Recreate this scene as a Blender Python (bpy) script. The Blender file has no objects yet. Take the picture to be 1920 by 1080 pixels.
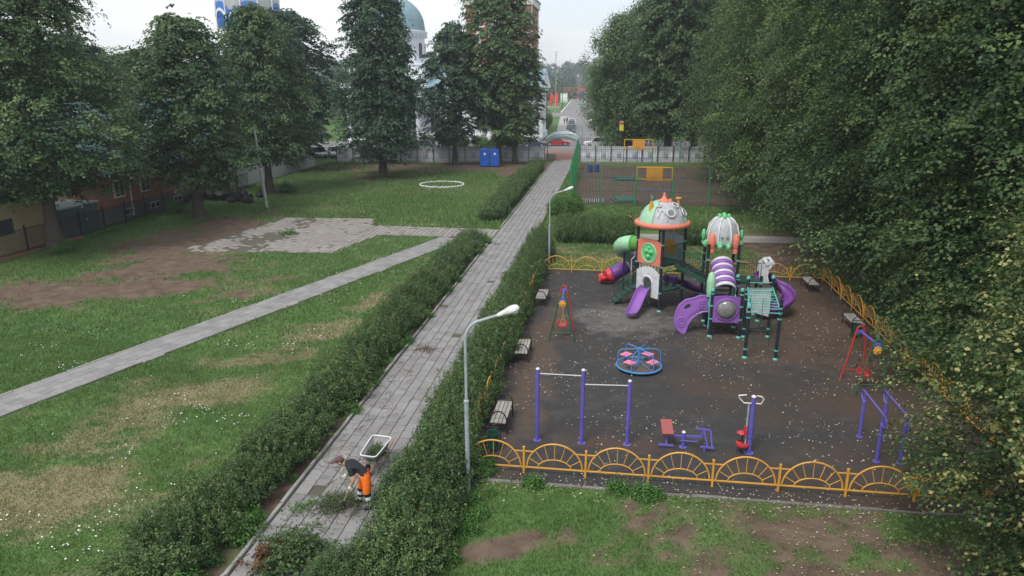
import bpy, math, random
import numpy as np
from mathutils import Vector, Matrix
PI = math.pi
R = math.radians
random.seed(7)
scene = bpy.context.scene
COL = scene.collection

# ------------------------------------------------------------------ camera, world, sun, exposure
cam_d = bpy.data.cameras.new('camera'); cam = bpy.data.objects.new('camera', cam_d); COL.objects.link(cam)
cam.location = (0, 0, 11.0)
cam.rotation_euler = (R(90 - 16.113), 0, R(8.0))
cam_d.sensor_width = 36.0; cam_d.lens = 36.0 * 1350 / 1920
cam_d.clip_start = 0.5; cam_d.clip_end = 6000
scene.camera = cam

SUN_EL, SUN_AZ = 56.0, 205.0
w = bpy.data.worlds.new('World'); scene.world = w; w.use_nodes = True
nt = w.node_tree; nt.nodes.clear()
wo = nt.nodes.new('ShaderNodeOutputWorld'); bg = nt.nodes.new('ShaderNodeBackground')
sky = nt.nodes.new('ShaderNodeTexSky'); sky.sky_type = 'NISHITA'; sky.sun_disc = False
sky.sun_elevation = R(SUN_EL); sky.sun_rotation = R(SUN_AZ); sky.dust_density = 2.0
tc = nt.nodes.new('ShaderNodeTexCoord'); mp = nt.nodes.new('ShaderNodeMapping')
mp.inputs['Scale'].default_value = (1.0, 1.0, 2.6)
nz = nt.nodes.new('ShaderNodeTexNoise'); nz.inputs['Scale'].default_value = 2.6; nz.inputs['Detail'].default_value = 7; nz.inputs['Roughness'].default_value = .55
cr = nt.nodes.new('ShaderNodeValToRGB')
cr.color_ramp.elements[0].position = .28; cr.color_ramp.elements[0].color = (.55, .55, .55, 1)
cr.color_ramp.elements[1].position = .60; cr.color_ramp.elements[1].color = (1, 1, 1, 1)
cl = nt.nodes.new('ShaderNodeValToRGB')
cl.color_ramp.elements[0].position = .3; cl.color_ramp.elements[0].color = (.76, .81, .88, 1)
cl.color_ramp.elements[1].position = .7; cl.color_ramp.elements[1].color = (1, 1, 1, 1)
sc_ = nt.nodes.new('ShaderNodeVectorMath'); sc_.operation = 'SCALE'; sc_.inputs['Scale'].default_value = 6.4
mx = nt.nodes.new('ShaderNodeMix'); mx.data_type = 'RGBA'
L = nt.links.new
L(tc.outputs['Generated'], mp.inputs['Vector']); L(mp.outputs['Vector'], nz.inputs['Vector'])
L(nz.outputs['Fac'], cr.inputs['Fac']); L(nz.outputs['Fac'], cl.inputs['Fac'])
L(cl.outputs['Color'], sc_.inputs[0])
L(cr.outputs['Color'], mx.inputs['Factor']); L(sky.outputs['Color'], mx.inputs['A']); L(sc_.outputs['Vector'], mx.inputs['B'])
L(mx.outputs['Result'], bg.inputs['Color']); bg.inputs['Strength'].default_value = 0.105
L(bg.outputs['Background'], wo.inputs['Surface'])

sun_d = bpy.data.lights.new('sun', 'SUN'); sun = bpy.data.objects.new('sun', sun_d); COL.objects.link(sun)
sun_d.energy = 1.5; sun_d.angle = R(18); sun_d.color = (1, .95, .87)
_az = R(SUN_AZ)
_dir = Vector((math.sin(_az) * math.cos(R(SUN_EL)), math.cos(_az) * math.cos(R(SUN_EL)), math.sin(R(SUN_EL))))
sun.rotation_euler = _dir.to_track_quat('Z', 'Y').to_euler()
sun.location = (0, 0, 60)
scene.view_settings.view_transform = 'Standard'; scene.view_settings.look = 'None'
scene.view_settings.exposure = 0.88; scene.view_settings.gamma = 1.0; scene.view_settings.use_curve_mapping = False
scene.cycles.max_bounces = 6; scene.cycles.diffuse_bounces = 3; scene.cycles.glossy_bounces = 2
scene.cycles.transmission_bounces = 4; scene.cycles.volume_bounces = 0; scene.cycles.transparent_max_bounces = 8
scene.cycles.use_denoising = True

# ------------------------------------------------------------------ helpers: materials
MATS = {}
def _mat(name):
    m = bpy.data.materials.new(name); m.use_nodes = True
    t = m.node_tree; t.nodes.clear()
    o = t.nodes.new('ShaderNodeOutputMaterial'); b = t.nodes.new('ShaderNodeBsdfPrincipled')
    t.links.new(b.outputs[0], o.inputs['Surface'])
    MATS[name] = m
    return m, t, b, o
def node(t, kind, **kw):
    n = t.nodes.new(kind)
    for k, v in kw.items():
        if k in n.inputs.keys(): n.inputs[k].default_value = v
        else: setattr(n, k, v)
    return n
def c4(c, k=1.0): return (min(c[0] * k, 1), min(c[1] * k, 1), min(c[2] * k, 1), 1)
def mixn(t, fac, a, b, blend='MIX'):
    n = t.nodes.new('ShaderNodeMix'); n.data_type = 'RGBA'; n.blend_type = blend
    for s, x in (('Factor', fac), ('A', a), ('B', b)):
        if isinstance(x, (int, float, tuple)): n.inputs[s].default_value = x
        else: t.links.new(x, n.inputs[s])
    return n.outputs['Result']
def noisen(t, vec, scale, detail=4, rough=.6):
    n = node(t, 'ShaderNodeTexNoise', Scale=scale, Detail=detail, Roughness=rough)
    t.links.new(vec, n.inputs['Vector']); return n.outputs['Fac']
def rampn(t, fac, p0, p1, c0=(0, 0, 0, 1), c1=(1, 1, 1, 1)):
    n = t.nodes.new('ShaderNodeValToRGB'); e = n.color_ramp.elements
    e[0].position = p0; e[0].color = c0; e[1].position = p1; e[1].color = c1
    t.links.new(fac, n.inputs['Fac']); return n.outputs['Color']
def node_scale(t, v, k):
    n = node(t, 'ShaderNodeMath', operation='MULTIPLY'); t.links.new(v, n.inputs[0]); n.inputs[1].default_value = k; return n.outputs[0]
def posn(t): return t.nodes.new('ShaderNodeNewGeometry').outputs['Position']
def bumpn(t, b, h, strength=.3, dist=.02):
    n = node(t, 'ShaderNodeBump', Strength=strength, Distance=dist)
    t.links.new(h, n.inputs['Height']); t.links.new(n.outputs['Normal'], b.inputs['Normal'])

def pm(name, col, rough=.6, var=.16, scale=3.0, fine=40.0, metal=0.0, bump=.15, dirt=None, damt=.35, spec=.4, isl=0.0, alpha=None):
    """paint / plastic / stone with large and fine variation and optional dirt stains"""
    m, t, b, o = _mat(name)
    p = posn(t)
    n1 = noisen(t, p, scale, 5); n2 = noisen(t, p, fine, 3)
    c = mixn(t, rampn(t, n1, .3, .7), c4(col, 1 - var), c4(col, 1 + var))
    c = mixn(t, rampn(t, n2, .35, .65), c, c4(col, 1 + var * .5))
    if isl:
        g = t.nodes.new('ShaderNodeNewGeometry'); oi = t.nodes.new('ShaderNodeObjectInfo')
        ad = node(t, 'ShaderNodeMath', operation='ADD'); t.links.new(g.outputs['Random Per Island'], ad.inputs[0]); t.links.new(oi.outputs['Random'], ad.inputs[1])
        fr = node(t, 'ShaderNodeMath', operation='FRACT'); t.links.new(ad.outputs[0], fr.inputs[0])
        c = mixn(t, 1.0, c, rampn(t, fr.outputs[0], 0, 1, (1 - isl, 1 - isl, 1 - isl, 1), (1, 1, 1, 1)), 'MULTIPLY')
    if dirt:
        n3 = noisen(t, p, scale * 1.7, 6, .7)
        f = rampn(t, n3, .48, .70, (0, 0, 0, 1), (damt, damt, damt, 1))
        c = mixn(t, f, c, c4(dirt))
    t.links.new(c, b.inputs['Base Color'])
    rr = node(t, 'ShaderNodeMapRange'); t.links.new(n1, rr.inputs['Value'])
    rr.inputs['To Min'].default_value = max(rough - .12, .05); rr.inputs['To Max'].default_value = min(rough + .15, 1)
    t.links.new(rr.outputs[0], b.inputs['Roughness'])
    b.inputs['Metallic'].default_value = metal; b.inputs['Specular IOR Level'].default_value = spec
    if bump: bumpn(t, b, n2, bump, .01)
    if alpha is not None: b.inputs['Alpha'].default_value = alpha
    return m
def leafmat(name, dark, mid, light, transl=.28, extra=None, objvar=.25):
    m, t, b, o = _mat(name)
    a = node(t, 'ShaderNodeAttribute', attribute_name='v')
    r = t.nodes.new('ShaderNodeValToRGB'); e = r.color_ramp.elements
    e[0].position = 0; e[0].color = c4(dark); e[1].position = .95; e[1].color = c4(light)
    x = e.new(.5); x.color = c4(mid)
    if extra: y = e.new(1.0); y.color = c4(extra)
    t.links.new(a.outputs['Fac'], r.inputs['Fac'])
    oi = t.nodes.new('ShaderNodeObjectInfo')
    k = rampn(t, oi.outputs['Random'], 0, 1, (1 - objvar, 1 - objvar * .8, 1 - objvar * .6, 1), (1, 1, 1, 1))
    c = mixn(t, 1.0, r.outputs['Color'], k, 'MULTIPLY')
    t.links.new(c, b.inputs['Base Color']); b.inputs['Roughness'].default_value = .5; b.inputs['Specular IOR Level'].default_value = .35
    tr = t.nodes.new('ShaderNodeBsdfTranslucent'); t.links.new(c, tr.inputs['Color'])
    ms = t.nodes.new('ShaderNodeMixShader'); ms.inputs[0].default_value = transl
    t.links.new(b.outputs[0], ms.inputs[1]); t.links.new(tr.outputs[0], ms.inputs[2]); t.links.new(ms.outputs[0], o.inputs['Surface'])
    return m

# ------------------------------------------------------------------ helpers: meshes
def basis(d):
    d = Vector(d).normalized(); u = Vector((0, 0, 1)) if abs(d.z) < .95 else Vector((0, 1, 0))
    x = d.cross(u).normalized(); y = x.cross(d).normalized(); return x, y, d
class MB:
    def __init__(s): s.v = []; s.f = []; s.mi = []; s.cur = 0
    def add(s, vs, fs):
        k = len(s.v); s.v += [tuple(q) for q in vs]
        for q in fs: s.f.append(tuple(i + k for i in q)); s.mi.append(s.cur)
        return s
    def box(s, c, d, rz=0, rx=0, ry=0):
        m = Matrix.Rotation(rz, 3, 'Z') @ Matrix.Rotation(ry, 3, 'Y') @ Matrix.Rotation(rx, 3, 'X')
        c = Vector(c); vs = []
        for x in (-.5, .5):
            for y in (-.5, .5):
                for z in (-.5, .5): vs.append(c + m @ Vector((x * d[0], y * d[1], z * d[2])))
        return s.add(vs, [(0, 1, 3, 2), (4, 6, 7, 5), (0, 4, 5, 1), (2, 3, 7, 6), (0, 2, 6, 4), (1, 5, 7, 3)])
    def b2(s, lo, hi): return s.box([(a + b) / 2 for a, b in zip(lo, hi)], [b - a for a, b in zip(lo, hi)])
    def beam(s, p, q, w, h):
        p, q = Vector(p), Vector(q); x, y, d = basis(q - p); vs = []
        for e in (p, q):
            for i, j in ((-1, -1), (1, -1), (1, 1), (-1, 1)): vs.append(e + x * i * w / 2 + y * j * h / 2)
        return s.add(vs, [(0, 1, 2, 3), (7, 6, 5, 4), (0, 4, 5, 1), (1, 5, 6, 2), (2, 6, 7, 3), (3, 7, 4, 0)])
    def tube(s, pts, r, n=8, closed=False, cap=True):
        P = [Vector(q) for q in pts]; m = len(P); rs = r if isinstance(r, (list, tuple)) else [r] * m
        vs = []; X = None
        for i in range(m):
            a = P[(i - 1) % m] if (closed or i > 0) else P[i]; b = P[(i + 1) % m] if (closed or i < m - 1) else P[i]
            d = (b - a).normalized()
            if X is None: X, Y, _ = basis(d)
            else:
                X = (X - d * X.dot(d))
                if X.length < 1e-5: X, Y, _ = basis(d)
                X.normalize(); Y = d.cross(X)
            Y = d.cross(X)
            for k in range(n):
                t = 2 * PI * k / n; vs.append(P[i] + (X * math.cos(t) + Y * math.sin(t)) * rs[i])
        fs = []
        for i in range(m if closed else m - 1):
            j = (i + 1) % m
            for k in range(n): fs.append((i * n + k, i * n + (k + 1) % n, j * n + (k + 1) % n, j * n + k))
        if cap and not closed: fs.append(tuple(range(n))[::-1]); fs.append(tuple((m - 1) * n + k for k in range(n)))
        return s.add(vs, fs)
    def lathe(s, prof, c=(0, 0, 0), n=20, a0=0, a1=2 * PI):
        full = abs(a1 - a0 - 2 * PI) < 1e-6; m = n if full else n + 1; vs = []
        for r, z in prof:
            for k in range(m):
                t = a0 + (a1 - a0) * k / n; vs.append((c[0] + r * math.cos(t), c[1] + r * math.sin(t), c[2] + z))
        fs = []
        for i in range(len(prof) - 1):
            for k in range(n):
                k2 = (k + 1) % m if full else k + 1
                fs.append((i * m + k, i * m + k2, (i + 1) * m + k2, (i + 1) * m + k))
        return s.add(vs, fs)
    def ball(s, c, r, n=12):
        if isinstance(r, (int, float)): r = (r, r, r)
        vs = [(c[0], c[1], c[2] - r[2])]; k = n // 2
        for i in range(1, k):
            p = -PI / 2 + PI * i / k
            for j in range(n): t = 2 * PI * j / n; vs.append((c[0] + r[0] * math.cos(p) * math.cos(t), c[1] + r[1] * math.cos(p) * math.sin(t), c[2] + r[2] * math.sin(p)))
        vs.append((c[0], c[1], c[2] + r[2])); fs = []
        for j in range(n): fs.append((0, 1 + (j + 1) % n, 1 + j)); fs.append((len(vs) - 1, 1 + (k - 2) * n + j, 1 + (k - 2) * n + (j + 1) % n))
        for i in range(k - 2):
            for j in range(n): fs.append((1 + i * n + j, 1 + i * n + (j + 1) % n, 1 + (i + 1) * n + (j + 1) % n, 1 + (i + 1) * n + j))
        return s.add(vs, fs)
    def slab(s, poly, o, ux, uy, th):
        """polygon in plane (o,ux,uy) extruded by th along ux x uy"""
        o, ux, uy = Vector(o), Vector(ux), Vector(uy); nn = ux.cross(uy).normalized() * th; n = len(poly)
        A = [o + ux * a + uy * b for a, b in poly]; B = [q + nn for q in A]
        fs = [tuple(range(n))[::-1], tuple(range(n, 2 * n))] + [(i, (i + 1) % n, n + (i + 1) % n, n + i) for i in range(n)]
        return s.add(A + B, fs)
    def grid(s, rows):
        n = len(rows[0]); vs = [q for r in rows for q in r]; fs = []
        for i in range(len(rows) - 1):
            for j in range(n - 1): fs.append((i * n + j, i * n + j + 1, (i + 1) * n + j + 1, (i + 1) * n + j))
        return s.add(vs, fs)
    def mesh(s, name, mats, smooth=False, ang=35):
        me = bpy.data.meshes.new(name); me.from_pydata(s.v, [], s.f)
        for x in (mats if isinstance(mats, (list, tuple)) else [mats]): me.materials.append(MATS[x])
        if max(s.mi, default=0) > 0: me.polygons.foreach_set('material_index', s.mi)
        if smooth:
            me.polygons.foreach_set('use_smooth', [True] * len(s.f)); me.set_sharp_from_angle(angle=R(ang))
        me.update(); return me
    def build(s, name, mats, parent=None, smooth=False, loc=None, rz=0, ang=35, solid=0):
        o = bpy.data.objects.new(name, s.mesh(name, mats, smooth, ang)); COL.objects.link(o); o.parent = parent
        if loc: o.location = loc
        o.rotation_euler.z = rz
        if solid:
            md = o.modifiers.new('thickness', 'SOLIDIFY'); md.thickness = solid; md.offset = 0
        return o
def tag(o, label=None, cat=None, group=None, kind=None):
    if label: o['label'] = label
    if cat: o['category'] = cat
    if group: o['group'] = group
    if kind: o['kind'] = kind
    return o
def thing(name, label, cat, loc=(0, 0, 0), rz=0, group=None):
    o = bpy.data.objects.new(name, None); COL.objects.link(o); o.location = loc; o.rotation_euler.z = rz
    o.empty_display_size = .2
    return tag(o, label, cat, group)
def copy_tree(o, parent=None):
    c = o.copy(); COL.objects.link(c); c.parent = parent
    for ch in o.children: copy_tree(ch, c)
    return c
def inst(me, name, parent=None, loc=(0, 0, 0), rz=0, sc=(1, 1, 1)):
    o = bpy.data.objects.new(name, me); COL.objects.link(o); o.parent = parent; o.location = loc; o.rotation_euler.z = rz; o.scale = sc
    return o
def arc(c, r, a0, a1, n, plane='xz'):
    out = []
    for i in range(n + 1):
        t = a0 + (a1 - a0) * i / n; x, y = r * math.cos(t), r * math.sin(t)
        out.append((c[0] + x, c[1], c[2] + y) if plane == 'xz' else (c[0] + x, c[1] + y, c[2]) if plane == 'xy' else (c[0], c[1] + x, c[2] + y))
    return out
def np_mesh(name, V, F, mats, attr=None, mi=None):
    """V (n,3), F (m,4) or (m,3) arrays"""
    me = bpy.data.meshes.new(name); n, m, k = len(V), len(F), F.shape[1]
    me.vertices.add(n); me.vertices.foreach_set('co', V.astype(np.float32).ravel())
    me.loops.add(m * k); me.loops.foreach_set('vertex_index', F.astype(np.int32).ravel())
    me.polygons.add(m); me.polygons.foreach_set('loop_start', (np.arange(m) * k).astype(np.int32))
    me.polygons.foreach_set('loop_total', np.full(m, k, np.int32))
    for x in mats: me.materials.append(MATS[x])
    if mi is not None: me.polygons.foreach_set('material_index', mi.astype(np.int32))
    for an, av in (attr or {}).items():
        a = me.attributes.new(an, 'FLOAT', 'POINT'); a.data.foreach_set('value', av.astype(np.float32))
    me.update(calc_edges=True); me.validate(); return me
# numpy value noise
def vnoise(x, y, seed=0):
    xi = np.floor(x).astype(np.int64); yi = np.floor(y).astype(np.int64); xf = x - xi; yf = y - yi
    def h(i, j):
        q = (i * 374761393 + j * 668265263 + seed * 974711) & 0x7fffffff
        q = ((q ^ (q >> 13)) * 1274126177) & 0x7fffffff
        return ((q ^ (q >> 16)) & 0xffff) / 65535.0
    u = xf * xf * (3 - 2 * xf); v = yf * yf * (3 - 2 * yf)
    return (h(xi, yi) * (1 - u) + h(xi + 1, yi) * u) * (1 - v) + (h(xi, yi + 1) * (1 - u) + h(xi + 1, yi + 1) * u) * v
def fbm(x, y, sc, seed=0, oc=4):
    t = 0; a = .5; k = 1 / sc; s = 0
    for i in range(oc): t = t + a * vnoise(x * k, y * k, seed + i * 17); s += a; a *= .55; k *= 2.03
    return t / s
def sstep(a, b, x): t = np.clip((x - a) / (b - a), 0, 1); return t * t * (3 - 2 * t)
def leaf_arrays(P, N, size, rng, aspect=.72, fold=.22, droop=0.0):
    """one folded diamond leaf per point P with normal N"""
    n = len(P); N = N / np.linalg.norm(N, axis=1, keepdims=True)
    rd = rng.normal(size=(n, 3)); rd[:, 2] -= droop
    d = rd - N * np.sum(rd * N, 1, keepdims=True); d /= np.linalg.norm(d, axis=1, keepdims=True) + 1e-9
    e = np.cross(N, d); s = (size * rng.uniform(.65, 1.3, n))[:, None]
    V = np.empty((n, 4, 3))
    V[:, 0] = P - d * s * .5; V[:, 2] = P + d * s * .5
    V[:, 1] = P + e * s * aspect * .5 + N * s * fold; V[:, 3] = P - e * s * aspect * .5 + N * s * fold
    return V.reshape(-1, 3), np.arange(4 * n).reshape(n, 4)

# ------------------------------------------------------------------ materials
pm('concrete', (.33, .33, .32), .85, .2, 1.2, 30, dirt=(.16, .15, .12), damt=.5)
pm('paver', (.25, .246, .25), .8, .18, .7, 35, dirt=(.15, .13, .11), damt=.55, isl=.22, bump=.3)
pm('plaza_stone', (.27, .255, .24), .85, .16, .5, 22, dirt=(.17, .13, .10), damt=.5, isl=.22, bump=.3)
pm('joint_soil', (.085, .078, .062), .95, .3, 2, 40, dirt=(.05, .08, .03), damt=.6)
pm('kerbstone', (.30, .30, .29), .85, .22, 1.5, 30, dirt=(.14, .14, .10), damt=.7, isl=.2)
pm('kerb_dirty', (.17, .165, .155), .9, .25, 1.5, 30, dirt=(.09, .085, .06), damt=.7, isl=.25)
pm('yellow_paint', (.62, .32, .045), .45, .14, 1.5, 30, dirt=(.22, .11, .03), damt=.35)
pm('blue_paint', (.115, .10, .42), .42, .12, 2, 30, dirt=(.07, .06, .18), damt=.3)
pm('lightblue_paint', (.055, .25, .60), .4, .12, 2, 30, dirt=(.05, .12, .25), damt=.3)
pm('lamp_grey', (.32, .37, .41), .45, .12, 2, 30, dirt=(.15, .14, .12), damt=.4)
pm('lamp_white', (.62, .64, .65), .4, .1, 2, 20, dirt=(.30, .16, .08), damt=.5)
pm('steel', (.60, .61, .62), .35, .12, 4, 30, metal=.7)
pm('black_metal', (.022, .022, .024), .45, .25, 3, 30)
pm('post_navy', (.018, .022, .032), .42, .25, 3, 30, dirt=(.07, .06, .05), damt=.25)
pm('rail_green', (.018, .075, .052), .45, .2, 3, 30, dirt=(.05, .06, .04), damt=.3)
pm('teal_plastic', (.10, .42, .36), .4, .14, 2, 25, dirt=(.15, .2, .15), damt=.3)
pm('purple_plastic', (.24, .10, .39), .38, .14, 1.6, 25, dirt=(.16, .10, .22), damt=.4)
pm('deep_purple', (.14, .04, .24), .38, .16, 1.6, 25, dirt=(.09, .05, .12), damt=.4)
pm('red_plastic', (.52, .03, .045), .4, .14, 2, 25, dirt=(.25, .06, .05), damt=.3)
pm('coral_plastic', (.66, .19, .125), .42, .14, 2, 25, dirt=(.35, .14, .10), damt=.4)
pm('white_plastic', (.58, .60, .63), .42, .12, 2, 25, dirt=(.28, .27, .25), damt=.5)
pm('grey_plastic', (.39, .41, .44), .45, .14, 2.4, 25, dirt=(.20, .19, .17), damt=.55)
pm('green_plastic', (.12, .50, .20), .4, .14, 2, 25, dirt=(.12, .25, .10), damt=.3)
pm('mint_plastic', (.30, .55, .36), .42, .14, 2, 25, dirt=(.2, .28, .2), damt=.5)
pm('leafgreen_plastic', (.10, .30, .05), .42, .16, 2, 25, dirt=(.08, .15, .05), damt=.3)
pm('amber_plastic', (.60, .30, .04), .42, .16, 2, 25, dirt=(.35, .18, .05), damt=.3)
pm('pink_plastic', (.72, .20, .36), .4, .1, 2, 25)
pm('bubble', (.16, .165, .17), .12, .4, 4, 20, dirt=(.34, .32, .28), damt=.5, spec=.7)
pm('red_paint', (.45, .028, .03), .45, .16, 2, 30, dirt=(.2, .05, .03), damt=.3)
pm('darkgreen_paint', (.02, .11, .055), .45, .2, 2, 30, dirt=(.04, .06, .03), damt=.3)
pm('maroon_seat', (.30, .075, .075), .5, .15, 2, 30)
pm('bench_wood', (.34, .32, .30), .8, .25, 3, 60, dirt=(.16, .14, .12), damt=.5, isl=.25, bump=.35)
pm('bin_green', (.012, .075, .045), .5, .2, 2, 30)
pm('court_green', (.02, .20, .075), .45, .2, 2, 30)
pm('court_wire', (.022, .042, .036), .5, .25, 2, 30)
pm('mat_green', (.02, .10, .075), .6, .25, 1.2, 20, dirt=(.08, .08, .06), damt=.4)
pm('barrel_blue', (.02, .07, .22), .4, .2, 2, 20)
pm('toilet_blue', (.012, .105, .50), .42, .12, 1, 20, dirt=(.03, .08, .22), damt=.3)
pm('sheet_white', (.78, .81, .88), .5, .08, .6, 12, dirt=(.42, .42, .46), damt=.4)
pm('fence_dark', (.03, .035, .04), .5, .2, 2, 20)
pm('church_white', (.68, .71, .76), .75, .06, .25, 3, dirt=(.48, .50, .53), damt=.4)
pm('church_roof', (.20, .31, .36), .42, .12, .3, 4, metal=.15, dirt=(.14, .20, .22), damt=.4)
pm('glass_dark', (.045, .055, .065), .12, .3, 1.0, 8, bump=0, spec=.6)
pm('brick_red', (.33, .125, .10), .85, .2, .6, 14, dirt=(.20, .08, .07), damt=.4)
pm('brick_white', (.60, .58, .56), .8, .1, .6, 10)
pm('mural_blue', (.02, .13, .52), .5, .25, .3, 3, dirt=(.05, .22, .62), damt=.7)
pm('tower_grey', (.52, .53, .57), .75, .14, .4, 6, dirt=(.36, .37, .42), damt=.4)
pm('house_brick', (.30, .135, .10), .85, .2, .8, 12, dirt=(.22, .09, .07), damt=.4)
pm('house_plinth', (.17, .165, .165), .85, .2, .8, 10, dirt=(.10, .09, .085), damt=.5)
pm('house_yellow', (.50, .40, .24), .8, .12, .6, 8, dirt=(.36, .22, .10), damt=.5)
pm('roof_green', (.045, .12, .115), .45, .15, .5, 8, dirt=(.04, .08, .075), damt=.4)
pm('cabin_grey', (.085, .115, .135), .5, .18, .7, 10, dirt=(.06, .07, .075), damt=.4)
pm('pole_concrete', (.36, .36, .36), .85, .15, 1, 20, dirt=(.2, .19, .17), damt=.4)
pm('bark', (.085, .07, .06), .95, .3, 2.5, 18, bump=.6, dirt=(.05, .05, .035), damt=.5)
pm('bark_grey', (.13, .12, .11), .95, .3, 2.5, 18, bump=.6)
pm('bark_birch', (.45, .44, .42), .8, .35, 3.0, 9, bump=.4, dirt=(.05, .045, .04), damt=.9)
pm('twig', (.09, .075, .055), .9, .35, 3, 30)
pm('tire_white', (.66, .68, .68), .75, .12, 3, 20, dirt=(.3, .3, .26), damt=.5, isl=.2)
pm('black_bag', (.012, .012, .014), .55, .4, 3, 12, spec=.25)
pm('arch_panel', (.45, .53, .56), .25, .12, 1, 8, spec=.5)
pm('arch_frame', (.14, .19, .21), .4, .15, 1, 10)
pm('sign_yellow', (.72, .60, .05), .5, .08, 1, 10)
pm('sign_red', (.62, .05, .04), .5, .1, 1, 10)
pm('sign_white', (.75, .75, .76), .5, .06, 1, 10)
pm('skin', (.52, .29, .20), .55, .08, 8, 40)
pm('hair_dark', (.03, .022, .018), .7, .2, 8, 60)
pm('cap_maroon', (.115, .05, .055), .8, .15, 8, 60)
pm('shirt_black', (.017, .019, .024), .85, .3, 7, 60, bump=.4)
pm('trouser_orange', (.85, .16, .012), .7, .12, 6, 60, bump=.4)
pm('trouser_dark', (.03, .035, .055), .8, .25, 6, 60)
pm('glove_white', (.68, .68, .66), .8, .1, 8, 40)
pm('reflect_white', (.72, .74, .78), .4, .08, 8, 40)
pm('boot_black', (.015, .015, .016), .6, .3, 8, 40)
pm('wood_handle', (.42, .30, .17), .7, .2, 6, 40)
pm('barrow_steel', (.24, .24, .25), .5, .25, 4, 30, metal=.2, dirt=(.16, .10, .07), damt=.5)
pm('barrow_rim', (.66, .67, .68), .4, .1, 4, 30)
pm('barrow_orange', (.52, .17, .07), .5, .15, 4, 30, dirt=(.25, .12, .08), damt=.4)
pm('rubber', (.02, .02, .02), .8, .2, 4, 30)
pm('car_glass', (.03, .04, .05), .08, .2, 1, 8, bump=0, spec=.8)
pm('car_red', (.42, .025, .02), .28, .08, .8, 6, bump=0, spec=.6)
pm('car_dark', (.02, .028, .045), .25, .12, .8, 6, bump=0, spec=.6)
pm('car_blue', (.055, .085, .15), .25, .12, .8, 6, bump=0, spec=.6)
pm('car_white', (.70, .71, .73), .28, .05, .8, 6, bump=0, spec=.6)
pm('car_silver', (.42, .45, .48), .28, .05, .8, 6, metal=.4, bump=0, spec=.6)
pm('lamp_red', (.5, .02, .02), .3, .1, 1, 8); pm('lamp_clear', (.7, .72, .72), .2, .1, 1, 8)
pm('red_wall', (.36, .09, .07), .8, .15, .05, 2)
pm('blue_truck', (.03, .08, .22), .5, .15, .3, 2)
pm('path_red', (.28, .155, .125), .9, .14, .25, 6, dirt=(.24, .20, .17), damt=.6)
pm('flower_white', (.75, .76, .74), .7, .1, 3, 20)
leafmat('leaf_linden', (.032, .082, .034), (.092, .168, .064), (.21, .29, .105), .36, None, .2)
leafmat('leaf_blue', (.026, .070, .044), (.064, .134, .074), (.130, .208, .106), .3, None, .2)
leafmat('leaf_right', (.032, .078, .028), (.088, .160, .050), (.195, .265, .075), .36, None, .3)
leafmat('leaf_right_b', (.042, .088, .028), (.108, .178, .054), (.225, .285, .085), .36, None, .3)
leafmat('leaf_birch', (.070, .145, .056), (.135, .225, .090), (.215, .30, .125), .42, None, .15)
leafmat('leaf_bract', (.032, .078, .024), (.085, .148, .040), (.21, .235, .065), .34, (.50, .46, .18))
leafmat('leaf_hedge', (.038, .090, .034), (.095, .175, .058), (.185, .255, .085), .3, (.28, .30, .11))
leafmat('leaf_bright', (.05, .14, .03), (.10, .235, .05), (.17, .30, .07), .35)
leafmat('leaf_far', (.036, .078, .046), (.068, .125, .062), (.11, .17, .07), .2)
leafmat('leaf_dead', (.06, .035, .02), (.20, .08, .04), (.26, .20, .07), .25)
leafmat('fallen_leaf', (.20, .13, .05), (.48, .40, .20), (.72, .70, .60), .1)
leafmat('grass_blade', (.082, .150, .046), (.145, .250, .080), (.31, .28, .17), .3, (.37, .325, .215), 0)

# ------------------------------------------------------------------ the lawn and its bare places
def ell(a, b, a0, b0, ra, rb, rot=0):
    c, s = math.cos(R(rot)), math.sin(R(rot)); x, y = a - a0, b - b0
    return 1 - np.sqrt(((x * c + y * s) / ra) ** 2 + ((-x * s + y * c) / rb) ** 2)
DIRT = [(-30, 33.5, 10.0, 4.0, 12), (-27, 38.8, 6, 2.8, 40), (-31, 45, 4.5, 6.5, 20), (-23.5, 35.5, 3.5, 2.0, 20), (-30, 52, 4, 6, 10), (-26.7, 81.5, 4.5, 3, 0), (-17, 93.5, 28, 6.0, 10),
        (-0.9, 13.0, 1.1, .9, 20), (8.5, 14.0, 7.5, 4.2, -8), (13, 18, 3, 9, 0), (12.5, 50, 5.5, 10, 0), (-12.5, 88, 2, 4, 0), (-2.5, 15.0, 1.2, .6, 25), (-8.9, 30, .55, 25, 0), (-7.2, 14, .4, 3, 0)]
DRY = [(-13.2, 28, 1.6, 7, -16), (-15.5, 21.5, 2.2, 6, -25), (-14.8, 15.0, 4, 4, 20), (-12.2, 34, 1.0, 5, -10), (-20, 16, 4, 3.0, 0), (-26, 44.5, 5, 3, 0), (8, 46, 12, 3.5, 0), (-18, 73, 5, 3, 0), (-24, 60, 7, 3, 0)]
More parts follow.
